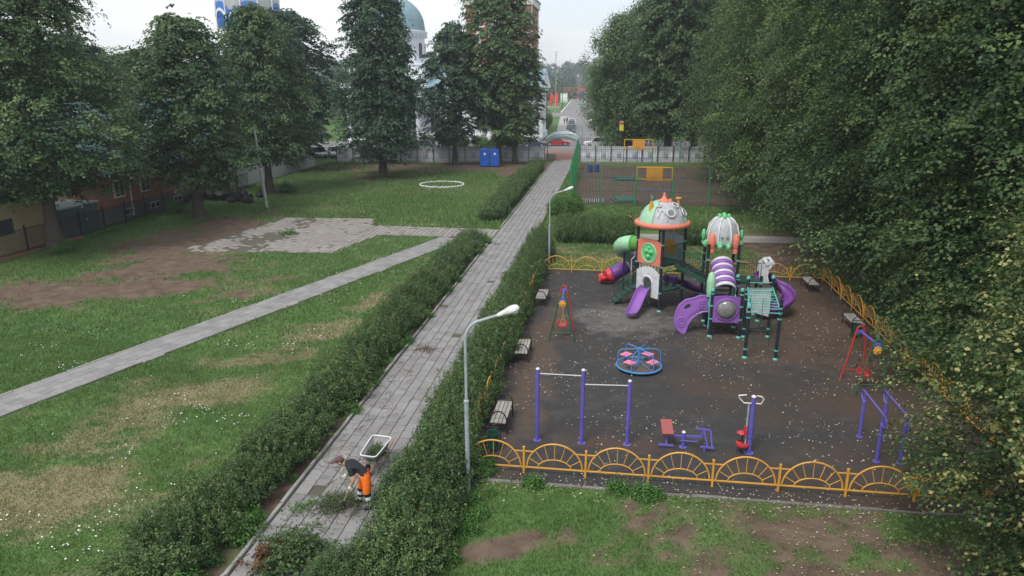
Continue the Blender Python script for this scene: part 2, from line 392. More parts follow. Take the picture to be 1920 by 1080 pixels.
def fields(a, b):
    n = fbm(a, b, 3.2, 3) - .5; n2 = fbm(a, b, 1.1, 9, 3) - .5
    n3 = fbm(a, b, .42, 15, 2) - .5
    d = np.full_like(a, -2.0)
    for e in DIRT: d = np.maximum(d, ell(a, b, *e))
    n2 = n2 + n3 * .8
    strip = (b > 10) & (b < 49) & (((a > -10.5) & (a < -8.5)) | ((a > -5.6) & (a < -4.3) & (b > 13.4)))
    d = np.where(strip, np.maximum(d, .55), d)
    dirt = sstep(-.22, .62, d + n * 1.3 + n2 * .9)
    y = np.full_like(a, -2.0)
    for e in DRY: y = np.maximum(y, ell(a, b, *e))
    y = np.maximum(y, -.35 + 0 * y)
    # streaks run across the slope of the lawn
    st = fbm(a * .55 + b * .25, b * 1.5 - a * .5, 2.0, 21, 4) - .5
    dry = sstep(-.10, .95, y * .8 + n * 1.0 + st * 1.9 + n2 * .9 - .02) * .85
    dry = np.where(b > 55, dry * .45, dry)
    return dirt, dry
# ground sheet
def axis(f0, f1, st, ext):
    c = list(np.arange(f0, f1 + 1e-6, st)); x = f0; k = st; lo = []
    while x > -ext: k *= 1.6; x -= k; lo.append(x)
    x = f1; k = st; hi = []
    while x < ext: k *= 1.6; x += k; hi.append(x)
    return np.array(lo[::-1] + c + hi)
ax = axis(-42, 18, .4, 3500); ay = axis(8, 106, .4, 4000)
ga, gb = np.meshgrid(ax, ay); ga, gb = ga.ravel(), gb.ravel()
dirt, dry = fields(ga, gb)
rel = np.where((ga > -45) & (ga < 20) & (gb > 5) & (gb < 110), (fbm(ga, gb, 2.5, 5) - .5) * .05, 0)
gz = np.minimum(rel - .02, 0.004)
nx, ny = len(ax), len(ay); ii = np.arange((nx - 1) * (ny - 1)); jj = ii // (nx - 1) * nx + ii % (nx - 1)
F = np.stack([jj, jj + 1, jj + nx + 1, jj + nx], 1)
m, t, b, o = _mat('ground_lawn')
p = posn(t); ad = node(t, 'ShaderNodeAttribute', attribute_name='dirt').outputs['Fac']; ar = node(t, 'ShaderNodeAttribute', attribute_name='dry').outputs['Fac']
nA = noisen(t, p, 1.3, 6, .65); nB = noisen(t, p, 14, 5, .7); nC = noisen(t, p, .35, 4)
gcol = mixn(t, rampn(t, nB, .3, .7), (.042, .088, .024, 1), (.095, .175, .050, 1))
gcol = mixn(t, rampn(t, nC, .4, .65), gcol, (.10, .17, .052, 1))
dcol = mixn(t, rampn(t, nB, .3, .7), (.15, .135, .07, 1), (.28, .24, .145, 1))
def sharpen(f, k):
    a = node(t, 'ShaderNodeMath', operation='MULTIPLY_ADD'); t.links.new(nB, a.inputs[0]); a.inputs[1].default_value = k; t.links.new(f, a.inputs[2])
    return rampn(t, a.outputs[0], .5 * k + .12, .5 * k + .82)
c1 = mixn(t, sharpen(ar, .8), gcol, dcol)
scol = mixn(t, rampn(t, nA, .32, .70), (.060, .043, .032, 1), (.175, .130, .098, 1))
scol = mixn(t, rampn(t, nB, .45, .75), scol, (.15, .11, .082, 1))
c1 = mixn(t, sharpen(ad, .7), c1, scol)
t.links.new(c1, b.inputs['Base Color']); b.inputs['Roughness'].default_value = .95; b.inputs['Specular IOR Level'].default_value = .1
bumpn(t, b, nB, .6, .03)
gm = np_mesh('ground', np.stack([ga, gb, gz], 1), F, ['ground_lawn'], {'dirt': dirt, 'dry': dry})
ground = inst(gm, 'ground'); tag(ground, 'lawn with bare earth and dry patches', 'lawn', kind='structure')

# ------------------------------------------------------------------ paths of slabs
SIDE0, SIDED = (-20.8, 20.8), (.311, .950)           # centre line of the diagonal path
SIDEN = (SIDED[1], -SIDED[0])
def slab_mesh(w_, l_, h_, name, mat, bev=.012):
    q = MB(); x, y = w_ / 2, l_ / 2
    lo = [(-x, -y, 0), (x, -y, 0), (x, y, 0), (-x, y, 0)]; mid = [(a, b_, h_ - bev) for a, b_, _ in lo]; top = [(a * (1 - bev / x), b_ * (1 - bev / y), h_) for a, b_, _ in lo]
    fs = [(8, 9, 10, 11)]
    for k in (0, 4):
        for i in range(4): fs.append((k + i, k + (i + 1) % 4, k + 4 + (i + 1) % 4, k + 4 + i))
    q.add(lo + mid + top, fs); return q.mesh(name, mat)
def paving(path, spots, w_, l_, h_, mat, rz, lim=300, zj=.012):
    """spots sorted near to far; the first lim are objects, the rest one joined mesh"""
    me = slab_mesh(w_, l_, h_, 'paver', mat); rnd = random.Random(3)
    for (x, y) in spots[:lim]:
        o = inst(me, 'paver', path, (x, y, .012 + rnd.uniform(-zj, zj) * .5), rz + rnd.gauss(0, .008))
        o.rotation_euler.x = rnd.gauss(0, .010); o.rotation_euler.y = rnd.gauss(0, .010)
    rest = spots[lim:]
    if rest:
        base = np.array([v.co[:] for v in me.vertices]); fc = [list(pp.vertices) for pp in me.polygons]
        fc = np.array(fc); n = len(base); c, s = math.cos(rz), math.sin(rz)
        rr = np.stack([base[:, 0] * c - base[:, 1] * s, base[:, 0] * s + base[:, 1] * c, base[:, 2]], 1)
        sp = np.array([(x, y, .012 + rnd.uniform(-zj, zj) * .5) for x, y in rest])
        V = (rr[None] + sp[:, None]).reshape(-1, 3); Fq = (fc[None] + (np.arange(len(rest)) * n)[:, None, None]).reshape(-1, 4)
        tag(inst(np_mesh('paver_field', V, Fq, [mat]), 'paver_field', path), kind='stuff')
def sheet(name, poly, z, mat, label=None, cat=None, kind='structure', th=.03):
    q = MB().slab(poly, (0, 0, z - th), (1, 0, 0), (0, 1, 0), th).build(name, mat)
    return tag(q, label, cat, kind=kind)
rnd = random.Random(11)
main = sheet('path', [(-8.42, 9), (-5.66, 9), (-5.66, 103.6), (-8.42, 103.6)], .014, 'joint_soil', 'straight main path of grey concrete slabs running to the gate', 'path')
sp = []
for i in range(7):
    x = -8.40 + .196 + i * .392; off = rnd.uniform(0, .5); y = 9 + off
    while y < 103.3:
        if rnd.random() > .012: sp.append((x, y))
        y += .502
sp.sort(key=lambda q: q[1])
vis = [q for q in sp if q[1] > 13.2]; paving(main, vis, .374, .480, .045, 'paver', 0)
km = slab_mesh(.10, .96, .12, 'kerb_stone', 'kerbstone', .015)
for k in range(88):
    y = 12.5 + k * .99
    if 49.6 < y < 54.2: continue
    o = inst(km, 'kerb_stone', main, (-8.50, y, rnd.uniform(-.025, .012)), rnd.gauss(0, .02)); o.rotation_euler.x = rnd.gauss(0, .012)
    if y < 17 or y > 49: inst(km, 'kerb_stone', main, (-5.58, y, rnd.uniform(-.03, .0)), rnd.gauss(0, .015))
side = sheet('path', [(SIDE0[0] + SIDED[0] * s_ + SIDEN[0] * n_, SIDE0[1] + SIDED[1] * s_ + SIDEN[1] * n_) for s_, n_ in ((-14, -.87), (-14, .87), (31.5, .87), (30.2, -.87))], .014, 'joint_soil',
             'narrow diagonal path of grey slabs crossing the lawn', 'path')
sp = []
for i in range(4):
    n_ = -.64 + i * .427; off = rnd.uniform(0, .5); s_ = -13.6 + off
    while s_ < 30.6:
        sp.append((SIDE0[0] + SIDED[0] * s_ + SIDEN[0] * n_, SIDE0[1] + SIDED[1] * s_ + SIDEN[1] * n_)); s_ += .513
sp = [q for q in sp if q[1] > 17]; sp.sort(key=lambda q: q[1])
paving(side, sp, .417, .502, .042, 'paver', -math.atan2(SIDED[0], SIDED[1]))
for k in range(44):
    s_ = -13 + k * 1.0
    for sg in ((-1,) if k % 2 else (-1, 1)):
        n_ = sg * .92
        if sg > 0 and rnd.random() < .5: continue
        inst(km, 'kerb_stone', side, (SIDE0[0] + SIDED[0] * s_ + SIDEN[0] * n_, SIDE0[1] + SIDED[1] * s_ + SIDEN[1] * n_, -.055 + rnd.uniform(-.02, .015)), -math.atan2(SIDED[0], SIDED[1]) + rnd.gauss(0, .01))
PLAZA = [(-28.6, 43.2), (-18.3, 44.2), (-17.0, 50.2), (-8.55, 50.3), (-8.55, 53.4), (-18.6, 53.6), (-19.4, 56.4), (-26.6, 55.8)]
plz = sheet('plaza', PLAZA, .009, 'joint_soil', 'worn paved square of small slabs with weeds in the joints', 'square')
def inpoly(x, y, P):
    r = False
    for i in range(len(P)):
        (x1, y1), (x2, y2) = P[i], P[i - 1]
        if (y1 > y) != (y2 > y) and x < (x2 - x1) * (y - y1) / (y2 - y1) + x1: r = not r
    return r
sp = []
for i in range(90):
    for j in range(60):
        x = -29 + i * .345 * 1 + rnd.gauss(0, .006); y = 43 + j * .245 + (i % 2) * .12
        if not inpoly(x, y, PLAZA): continue
        edge = fbm(np.array([x]), np.array([y]), 2.2, 31)[0] + max(0, (x + 29) * .035 if x < -20 else .3)
        if edge + rnd.gauss(0, .07) < .54 or rnd.random() < .03: continue
        sp.append((x, y))
sp.sort(key=lambda q: q[1]); paving(plz, sp, .312, .212, .036, 'plaza_stone', .02, 0, .02)
bw = sheet('path', [(1.9, 51.2), (34, 52.4), (34, 54.6), (1.9, 53.4)], .012, 'plaza_stone', 'grey path behind the play area running under the trees', 'path')

# ------------------------------------------------------------------ playground surface, court, streets
m, t, b, o = _mat('asphalt_play')
p = posn(t); nA = noisen(t, p, .22, 5, .6); nB = noisen(t, p, 30, 4, .7); nC = noisen(t, p, .9, 6, .7); nD = noisen(t, p, .10, 2)
sx = t.nodes.new('ShaderNodeSeparateXYZ'); t.links.new(p, sx.inputs[0])
mr = node(t, 'ShaderNodeMapRange'); t.links.new(sx.outputs['X'], mr.inputs['Value'])
mr.inputs['From Min'].default_value = 1; mr.inputs['From Max'].default_value = 11; mr.inputs['To Min'].default_value = -.09; mr.inputs['To Max'].default_value = .14
sm = node(t, 'ShaderNodeMath', operation='ADD'); t.links.new(nA, sm.inputs[0]); t.links.new(mr.outputs[0], sm.inputs[1])
c = mixn(t, rampn(t, nB, .35, .65), (.030, .029, .030, 1), (.050, .048, .049, 1))
c = mixn(t, rampn(t, nC, .50, .74, (0, 0, 0, 1), (.6, .6, .6, 1)), c, (.088, .080, .076, 1))
c = mixn(t, rampn(t, sm.outputs[0], .46, .66, (0, 0, 0, 1), (.85, .85, .85, 1)), c, (.068, .046, .034, 1))
c = mixn(t, rampn(t, noisen(t, p, 1.6, 6, .75), .58, .8, (0, 0, 0, 1), (.7, .7, .7, 1)), c, (.115, .085, .065, 1))
for (sx0, sy0, rx_, ry_, col_, am) in ((.8, 33.0, 3.6, 3.2, (.135, .128, .122, 1), .85), (6.5, 30.0, 4.5, 4.0, (.085, .062, .046, 1), .75), (-2.8, 27.0, 1.2, 12.0, (.095, .068, .050, 1), .7), (9.5, 34.0, 3.5, 8.0, (.095, .066, .046, 1), .8), (.6, 20.6, 2.4, .8, (.085, .050, .038, 1), .6)):
    mpn = t.nodes.new('ShaderNodeMapping'); mpn.vector_type = 'TEXTURE'; mpn.inputs['Location'].default_value = (sx0, sy0, 0); mpn.inputs['Scale'].default_value = (rx_, ry_, 1000); t.links.new(p, mpn.inputs['Vector'])
    ln_ = node(t, 'ShaderNodeVectorMath', operation='LENGTH'); t.links.new(mpn.outputs[0], ln_.inputs[0])
    iv = node(t, 'ShaderNodeMath', operation='SUBTRACT'); iv.inputs[0].default_value = 1.0; t.links.new(ln_.outputs['Value'], iv.inputs[1])
    ma = node(t, 'ShaderNodeMath', operation='MULTIPLY_ADD'); t.links.new(noisen(t, p, 1.1, 7, .72), ma.inputs[0]); ma.inputs[1].default_value = 2.6; t.links.new(iv.outputs[0], ma.inputs[2])
    c = mixn(t, rampn(t, node_scale(t, ma.outputs[0], .5), .72, 1.0, (0, 0, 0, 1), (am, am, am, 1)), c, col_)
t.links.new(c, b.inputs['Base Color']); b.inputs['Roughness'].default_value = .85; b.inputs['Specular IOR Level'].default_value = .25; bumpn(t, b, nB, .5, .01)
play = sheet('play_area_ground', [(-4.6, 18.05), (12.6, 18.05), (12.6, 42.0), (-4.6, 42.0)], .022, 'asphalt_play', 'dark worn asphalt of the fenced play area', 'asphalt')
ks = slab_mesh(.12, .98, .16, 'kerb_stone', 'kerb_dirty', .015)
for k in range(17): inst(ks, 'kerb_stone', play, (-4.05 + k * 1.0, 17.98, -.125 + rnd.uniform(-.022, .012)), PI / 2 + rnd.gauss(0, .012))
for k in range(24): inst(ks, 'kerb_stone', play, (12.68, 18.5 + k, -.08 + rnd.uniform(-.015, .01)), rnd.gauss(0, .01))
pm('court_soil', (.070, .052, .042), .95, .35, .35, 14, dirt=(.13, .09, .065), damt=.7, bump=.5)
sheet('court_ground', [(-3.6, 66.0), (14, 66.8), (14, 97.5), (-4.6, 96.5)], .016, 'court_soil', 'brown dusty ground of the fenced ball court', 'court')
pm('asphalt', (.18, .18, .185), .9, .14, .15, 10, dirt=(.14, .135, .135), damt=.5)
sheet('entrance_paving', [(-10.2, 103.75), (-4.6, 103.75), (-4.0, 119.2), (-11.2, 119.2)], .012, 'path_red', 'reddish paving in front of the arched gate', 'paving')
sheet('road', [(-62, 108), (-11.4, 119.3), (40, 119.3), (60, 122), (60, 140), (-1.6, 140), (-2.2, 232), (60, 236), (60, 258), (-7, 258), (-16, 560), (-30, 560), (-19.0, 258), (-90, 256), (-90, 236), (-17.4, 232), (-11.6, 140), (-62, 128)], .006, 'asphalt', 'grey asphalt street running away beyond the gate', 'road')
MB().box((-13.0, 186, .06), (2.6, 90, .12), .062).build('pavement', 'concrete')['kind'] = 'structure'
q = MB(); q.slab([(-19.3, 260), (-19.0, 260), (-30.0, 555), (-30.3, 555)], (0, 0, 0), (1, 0, 0), (0, 1, 0), .14); q.build('kerb', 'sign_white')['kind'] = 'structure'

# ------------------------------------------------------------------ trees
def crown_mesh(name, seed, z0, z1, Rr, nclump, nleaf, leaf, mat, prof, flat=.30, droop=.45, bract=0.0, cl=.20, hang=0.0, inner=.4):
    rng = np.random.default_rng(seed)
    h = rng.random(nclump) ** .92; th = rng.random(nclump) * 2 * PI
    pr = prof(h)
    ph = rng.random(6) * 7
    lob = 1 + .17 * np.sin(3 * th + ph[0] + 4 * h) + .13 * np.sin(5 * th + ph[1] - 9 * h) + .10 * np.sin(11 * h * PI + ph[2] + 2 * th) + rng.normal(0, .10, nclump)
    rad = Rr * pr * lob * np.clip(rng.random(nclump), .02, 1) ** inner
    o = np.stack([np.cos(th), np.sin(th), np.zeros(nclump)], 1); tg = np.stack([-np.sin(th), np.cos(th), np.zeros(nclump)], 1)
    C = o * rad[:, None]; C[:, 2] = z0 + (z1 - z0) * h + rng.normal(0, .15, nclump)
    crd = cl * Rr * rng.uniform(.6, 1.4, nclump); nf = 5; fi = np.repeat(np.arange(nclump), nf); M = nclump * nf
    kf = crd[fi] * rng.uniform(.42, .72, M)          # every clump is a few drooping sprays
    FC = C[fi] + o[fi] * (rng.uniform(-.55, .75, M) * crd[fi])[:, None] + tg[fi] * (rng.uniform(-.75, .75, M) * crd[fi])[:, None]; FC[:, 2] += rng.normal(0, .34, M) * crd[fi]
    yaw = rng.normal(0, .5, M); of = o[fi] * np.cos(yaw)[:, None] + tg[fi] * np.sin(yaw)[:, None]; tf = tg[fi] * np.cos(yaw)[:, None] - o[fi] * np.sin(yaw)[:, None]
    nl_ = nleaf // nf; N = M * nl_; ci = np.repeat(np.arange(M), nl_)
    rd_ = np.sqrt(rng.random(N)); ag = rng.random(N) * 2 * PI; u = rd_ * np.cos(ag) * 1.25; v = rd_ * np.sin(ag) * .72; ww = rng.normal(0, 1, N); k = kf[ci]
    P = FC[ci] + of[ci] * (u * k)[:, None] + tf[ci] * (v * k)[:, None]
    P[:, 2] += ww * k * flat * .45 - droop * k * (np.clip(u + .35, 0, 3) ** 2 * .8 + v * v * .5) - hang * rng.random(N) ** 1.5 * k * 3
    Nn = of[ci] * (.35 + .75 * np.clip(u, -.5, 2))[:, None] + tf[ci] * (.6 * v)[:, None] + rng.normal(0, .30, (N, 3)); Nn[:, 2] += .85
    V, Fq = leaf_arrays(P, Nn, leaf, rng, droop=.6)
    val = np.clip(.42 + rng.normal(0, .15, nclump)[fi][ci] + rng.normal(0, .16, M)[ci] + rng.normal(0, .13, N), 0, .94)
    if bract: val = np.where(rng.random(N) < bract * np.clip(.4 + rng.normal(0, .6, M)[ci], 0, 1.8), 1.0, val)
    return np_mesh(name, V, Fq, [mat], {'v': np.repeat(val, 4)}), C
def trunk_mesh(name, seed, H, r0, C, mat, lean=(0, 0), nl=16, first=.18):
    rnd = random.Random(seed); q = MB(); pts = []; n = 9
    for i in range(n):
        f = i / (n - 1); pts.append((lean[0] * f * H + rnd.gauss(0, .08) * f * 2, lean[1] * f * H + rnd.gauss(0, .08) * f * 2, -.1 + f * H * .93))
    rs = [r0 * (1.35 if i == 0 else 1.0) * (1 - .88 * i / (n - 1)) for i in range(n)]
    q.tube(pts, rs, 9)
    P = [Vector(x) for x in pts]
    idx = list(range(len(C))); rnd.shuffle(idx)
    for j in idx[:nl]:
        c = Vector(C[j]); f = max(first, min(.9, (c.z / H) - .14)); k = f * (n - 1); i = int(k); s0 = P[i].lerp(P[min(i + 1, n - 1)], k - i)
        mid = s0.lerp(c, .5) + Vector((rnd.gauss(0, .2), rnd.gauss(0, .2), .35)); rr = r0 * (1 - .85 * f) * .55
        q.tube([s0, mid, c], [rr, rr * .62, rr * .2], 6, cap=False)
    return q.mesh(name, mat, True, 60)
oval = lambda h: np.clip(np.sin(PI * np.clip(h * .86 + .12, 0, 1)), .02, 1) ** .62
cone = lambda h: np.clip((1.04 - h) ** .62 * np.minimum(1, .62 + h * 3.2), .05, 1)
tall = lambda h: np.clip(np.sin(PI * np.clip(h * .78 + .20, 0, 1)), .05, 1) ** .5
egg = lambda h: np.clip((1.03 - h) ** .45 * np.minimum(1, .55 + h * 2.2), .05, 1)
KINDS = {}
def kind(name, seed, z0, z1, Rr, nc, nlf, leaf, mat, prof, r0, bark, lean=(0, 0), nl=16, first=.18, **kw):
    cm, C = crown_mesh('crown', seed, z0, z1, Rr, nc, nlf, leaf, mat, prof, **kw)
    tm = trunk_mesh('trunk', seed, z1, r0, C, bark, lean, nl, first)
    KINDS[name] = (cm, tm)
kind('linden', 1, 3.2, 15.6, 5.2, 380, 120, .24, 'leaf_linden', egg, .42, 'bark')
kind('linden_b', 2, 3.0, 18.6, 4.8, 520, 105, .29, 'leaf_linden', tall, .45, 'bark')
kind('dark', 3, 2.4, 25.0, 5.9, 620, 110, .30, 'leaf_blue', cone, .50, 'bark')
kind('maple', 4, 3.2, 17.6, 4.6, 420, 95, .33, 'leaf_blue', oval, .38, 'bark', inner=.5)
kind('poplar', 5, 4.6, 24.0, 5.3, 560, 100, .33, 'leaf_birch', tall, .40, 'bark_grey', inner=.5)
kind('birch', 6, 3.0, 23.0, 5.2, 480, 105, .30, 'leaf_birch', oval, .26, 'bark_birch', hang=.9, flat=.55, cl=.24, inner=.5)
kind('right_a', 7, 1.6, 22.0, 5.4, 560, 200, .165, 'leaf_right', egg, .40, 'bark', cl=.22, flat=.2, droop=.6)
kind('right_b', 8, 1.2, 20.0, 5.6, 560, 200, .165, 'leaf_right_b', tall, .38, 'bark', cl=.22, flat=.2, droop=.6, hang=.2)
kind('linden_big', 12, 3.9, 19.5, 6.2, 600, 150, .20, 'leaf_linden', egg, .47, 'bark', cl=.18, flat=.24, droop=.55)
kind('bract', 9, 0.4, 11.2, 4.0, 700, 200, .098, 'leaf_bract', tall, .24, 'bark', bract=.34, cl=.19, flat=.22, droop=.55)
def tree(kd, name, label, a, b, s=1.0, rz=0, sz=None, group=None):
    t_ = thing(name, label, 'tree', (a, b, 0), rz, group); cm, tm = KINDS[kd]
    for me, nm in ((tm, 'trunk'), (cm, 'crown')): inst(me, nm, t_, sc=(s, s, sz or s))
    return t_
tree('linden_big', 'linden_tree', 'very large spreading linden overhanging the yellow shed and picket fence', -37.0, 42.6, 1.0, .3, 1.0)
tree('linden', 'linden_tree', 'round linden between the picket fence and the worn paved square', -34.0, 55.0, 1.0, 1.1)
tree('linden', 'linden_tree', 'tall linden right behind the leaning concrete pole', -34.0, 67.8, .95, 2.2, 1.12)
tree('dark', 'dark_tree', 'tall dark pointed tree standing alone on the back lawn', -26.7, 81.8, .86, .5, 1.0)
tree('maple', 'maple_tree', 'dark rounded tree at the white fence before the church', -21.4, 96.8, .9, .2, 1.0)
tree('poplar', 'pale_tree', 'tall pale green tree rising beside the blue portable toilets', -15.7, 98.6, .9, .4, 1.0)
tree('poplar', 'pale_tree', 'smaller pale green tree against the white fence near the gate', -13.6, 99.4, .72, 3.0, .62)
tree('maple', 'maple_tree', 'leaning tree at the white fence half hidden by the dark pointed tree', -31.6, 97.0, .9, 1.9)
tree('dark', 'dark_tree', 'dark tree behind the tall linden and the concrete pole', -40.5, 86.0, .82, 2.4, .74)
tree('maple', 'maple_tree', 'dark broad tree in the far corner of the back lawn', -44.0, 97.0, 1.3, 3.9, 1.1)
tree('maple', 'maple_tree', 'shady tree behind the house with the green roof', -62.0, 78.0, 1.3, .9, .88)
tree('maple', 'maple_tree', 'distant tree behind the shed and the large linden', -60.0, 62.0, 1.4, 4.9, .85)
tree('linden_b', 'linden_tree', 'linden behind the green roof partly hidden by the round linden', -52.0, 74.5, 1.0, 5.2, .74)
tree('dark', 'dark_tree', 'broad dark tree left of the yellow shed', -47.5, 37.0, 1.2, 3.3, .8)
tree('maple', 'maple_tree', 'tree over the parked cars at the end of the white fence', -53.0, 104, 1.2, .3, 1.0)
# beyond the court and along its right side
tree('birch', 'birch_tree', 'weeping birch with white trunk overhanging the street', 0.8, 118.5, 1.02, .3, .9)
tree('birch', 'birch_tree', 'second birch with white trunk beside the yellow street sign', 4.4, 122.0, 1.0, 2.1, 1.0)
tree('birch', 'birch_tree', 'small birch by the street opposite the parked dark cars', -1.2, 137.0, .8, 1.1, .62)
tree('linden_b', 'linden_tree', 'tall dark linden with thick trunk beyond the far basketball frame', 7.4, 106.5, 1.15, .6, 1.4)
tree('linden_b', 'linden_tree', 'tall dark linden beside the round traffic sign', 11.2, 107.2, 1.1, 1.7, 1.5)
tree('right_b', 'linden_tree', 'tall linden closing the view beyond the court', 17.5, 103.0, 1.25, 2.9, 1.35)
tree('birch', 'pale_tree', 'pale tree rising behind the court lindens', 9.0, 122.0, 1.1, 4.0, 1.2)
RT = [('right_a', 15.2, 27.0, 1.00, .2, .92), ('right_b', 15.6, 34.2, 1.0, 1.3, 1.05), ('right_a', 15.3, 41.2, 1.0, 2.7, 1.0), ('right_b', 15.7, 48.6, 1.02, 4.1, 1.1), ('right_a', 15.5, 56.0, 1.05, 5.0, 1.05),
      ('right_b', 15.0, 64.5, 1.08, .4, 1.15), ('right_a', 14.6, 73.5, 1.08, 3.4, 1.15), ('right_b', 14.9, 83.0, 1.1, 2.2, 1.2), ('right_a', 16.0, 92.5, 1.15, 1.0, 1.25)]
RL = ['linden beside the right end of the sunburst fence', 'linden overhanging the red and green swing', 'linden overhanging the bench by the spiral slide', 'linden with a hanging branch over the path behind the play area',
      'linden just past the path behind the play area', 'linden drooping over the near corner of the court', 'linden along the middle of the court side', 'linden along the far half of the court side', 'linden at the far corner of the court']
for (kd, a, b_, s, rz, sz), lb in zip(RT, RL): tree(kd, 'linden_tree', lb, a, b_, s, rz, sz, 'lindens along the right side of the park')
for i, (a, b_) in enumerate([(23, 31), (24.5, 41), (24, 51), (23.5, 62), (23, 74), (24, 88), (33, 56), (35, 72)]):
    tree('right_b' if i % 2 else 'right_a', 'linden_tree', 'linden in the second row behind the right side lindens', a, b_, 1.1, i * 1.3, 1.2, 'second row of lindens')
tree('bract', 'linden_tree', 'low linden full of yellowish bracts at the corner of the sunburst fence', 11.1, 14.9, 1.0, .8, 1.0)

# ------------------------------------------------------------------ shrubs
def shrub_mesh(name, seed, Rr, H, nsh, nlf, leaf, mat, upright=.75, stems=True, boxy=0.0, ex=.03):
    rng = np.random.default_rng(seed)
    th = rng.random(nsh) * 2 * PI; rr = np.sqrt(rng.random(nsh))
    base = np.stack([np.cos(th) * rr * Rr * .45, np.sin(th) * rr * Rr * .45, np.zeros(nsh)], 1)
    hh = H * ((1 - boxy) * np.sqrt(np.clip(1 - (rr * .93) ** 2, .06, 1)) + boxy) * np.where(rng.random(nsh) < .14, rng.uniform(1.15, 1.42, nsh), rng.uniform(.66, 1.14, nsh))
    tip = np.stack([np.cos(th) * rr * Rr * 1.0, np.sin(th) * rr * Rr * 1.0, hh], 1) + rng.normal(0, .07, (nsh, 3))
    ci = np.repeat(np.arange(nsh), nlf); N = len(ci)
    f = 1 - rng.random(N) ** 1.5 * .86
    P = base[ci] + (tip - base)[ci] * f[:, None]; bend = np.sin(f * PI) * .12
    P[:, :2] += base[ci][:, :2] * bend[:, None]
    P += rng.normal(0, 1, (N, 3)) * (leaf * (.7 + 1.2 * (1 - f)))[:, None]
    P[:, 2] = np.maximum(P[:, 2], .03)
    Nn = rng.normal(0, .6, (N, 3)); Nn[:, 2] += upright; Nn[:, :2] += (tip / Rr)[ci][:, :2] * .7
    V, Fq = leaf_arrays(P, Nn, leaf, rng, .6, .18, -.8)
    tone = rng.normal(0, .15, nsh)[ci]
    val = np.clip(.40 + tone + rng.normal(0, .17, N) + .2 * (f > .93), 0, .93)
    val = np.where(rng.random(N) < ex, 1.0, val)
    mi = np.zeros(len(Fq)); vv = np.repeat(val, 4)
    if stems:      # thin woody shoots as crossed strips
        S = []; 
        for i in range(0, nsh, 3):
            p0, p1 = base[i], base[i] + (tip[i] - base[i]) * .8; x = np.array([.009, 0, 0]); y = np.array([0, .009, 0])
            S += [p0 - x, p0 + x, p1 + x * .4, p1 - x * .4, p0 - y, p0 + y, p1 + y * .4, p1 - y * .4]
        S = np.array(S); k = len(V); n4 = len(S) // 4
        V = np.concatenate([V, S]); Fq = np.concatenate([Fq, k + np.arange(4 * n4).reshape(n4, 4)])
        mi = np.concatenate([mi, np.ones(n4)]); vv = np.concatenate([vv, np.full(4 * n4, .4)])
    return np_mesh(name, V, Fq, [mat, 'twig'], {'v': vv}, mi)
SH = [shrub_mesh('hedge_shrub', 40 + i, 1.08, 1.32, 330, 62, .062, 'leaf_hedge') for i in range(4)]
SHB = [shrub_mesh('hedge_shrub', 50 + i, 1.0, 1.25, 260, 46, .085, 'leaf_hedge', boxy=.45) for i in range(2)]
BR = shrub_mesh('leafy_bush', 60, .55, .62, 90, 36, .085, 'leaf_bright', .9)
WEED = shrub_mesh('leafy_weed', 61, .34, .26, 46, 22, .085, 'leaf_bright', 1.2, False)
def shrub(me, name, label, a, b_, s=1.0, sz=None, group=None, cat='shrub'):
    return tag(inst(me, name, None, (a, b_, -.01), rnd.random() * 6.28, (s * rnd.uniform(.93, 1.07), s * rnd.uniform(.93, 1.07), (sz or s))), label, cat, group)
# left hedge
y = 11.9
while y < 48.4:
    if 14.75 < y < 15.7: y = 15.75; continue
    shrub(SH[rnd.randrange(4)], 'hedge_shrub', 'dense green shrub of the hedge between the lawn and the main path', -9.62 + rnd.uniform(-.15, .15) - (.25 if y < 15 else 0), y, rnd.uniform(.86, 1.12), rnd.uniform(.72, 1.12) * (1.0 if y < 44 else .7), 'hedge between lawn and main path')
    y += rnd.uniform(1.2, 1.65)
# right hedge
y = 13.9
while y < 47.8:
    if not 48.2 < y < 49:
        shrub(SH[rnd.randrange(4)], 'hedge_shrub', 'tall green shrub of the hedge between the main path and the benches', -4.62 + rnd.uniform(-.14, .14), y, rnd.uniform(.86, 1.02) + (.08 if y < 18.4 else 0), rnd.uniform(.95, 1.25), 'hedge between main path and play area')
    y += rnd.uniform(1.05, 1.4)
shrub(SH[1], 'hedge_shrub', 'low grey green shrub beside the cut branches on the path end', -5.75, 12.95, .72, .7)
# far hedges
y = 57.2
while y < 93.5:
    shrub(SHB[rnd.randrange(2)], 'hedge_shrub', 'trimmed shrub of the hedge along the main path near the gate', -9.75 + rnd.uniform(-.12, .12), y, rnd.uniform(.95, 1.12) * (1 if y < 80 else .85), rnd.uniform(.9, 1.1) * (1 if y < 80 else .85), 'hedge along the far part of the main path')
    y += 1.25
for i in range(5):
    for j in range(3): shrub(SHB[(i + j) % 2], 'hedge_shrub', 'shrub of the clipped block hedge behind the play area', -3.3 + i * 1.05, 50.0 + j * 1.15, .78, 1.08, 'clipped block hedge')
for i in range(5): shrub(SHB[i % 2], 'hedge_shrub', 'shrub of the low clipped hedge behind the domed play roof', 4.3 + i * .95, 50.2, .74, .98, 'low hedge behind the dome')
for i, (a, b_, s) in enumerate([(-4.3, 60.4, 1.25), (-3.5, 62.4, 1.1)]): shrub(shrub_mesh('round_bush', 70 + i, 1.0, 1.2, 260, 46, .09, 'leaf_bright', .8), 'round_bush', ['round bright green bush beside the lamp near the court', 'smaller bright bush against the court fence'][i], a, b_, s)
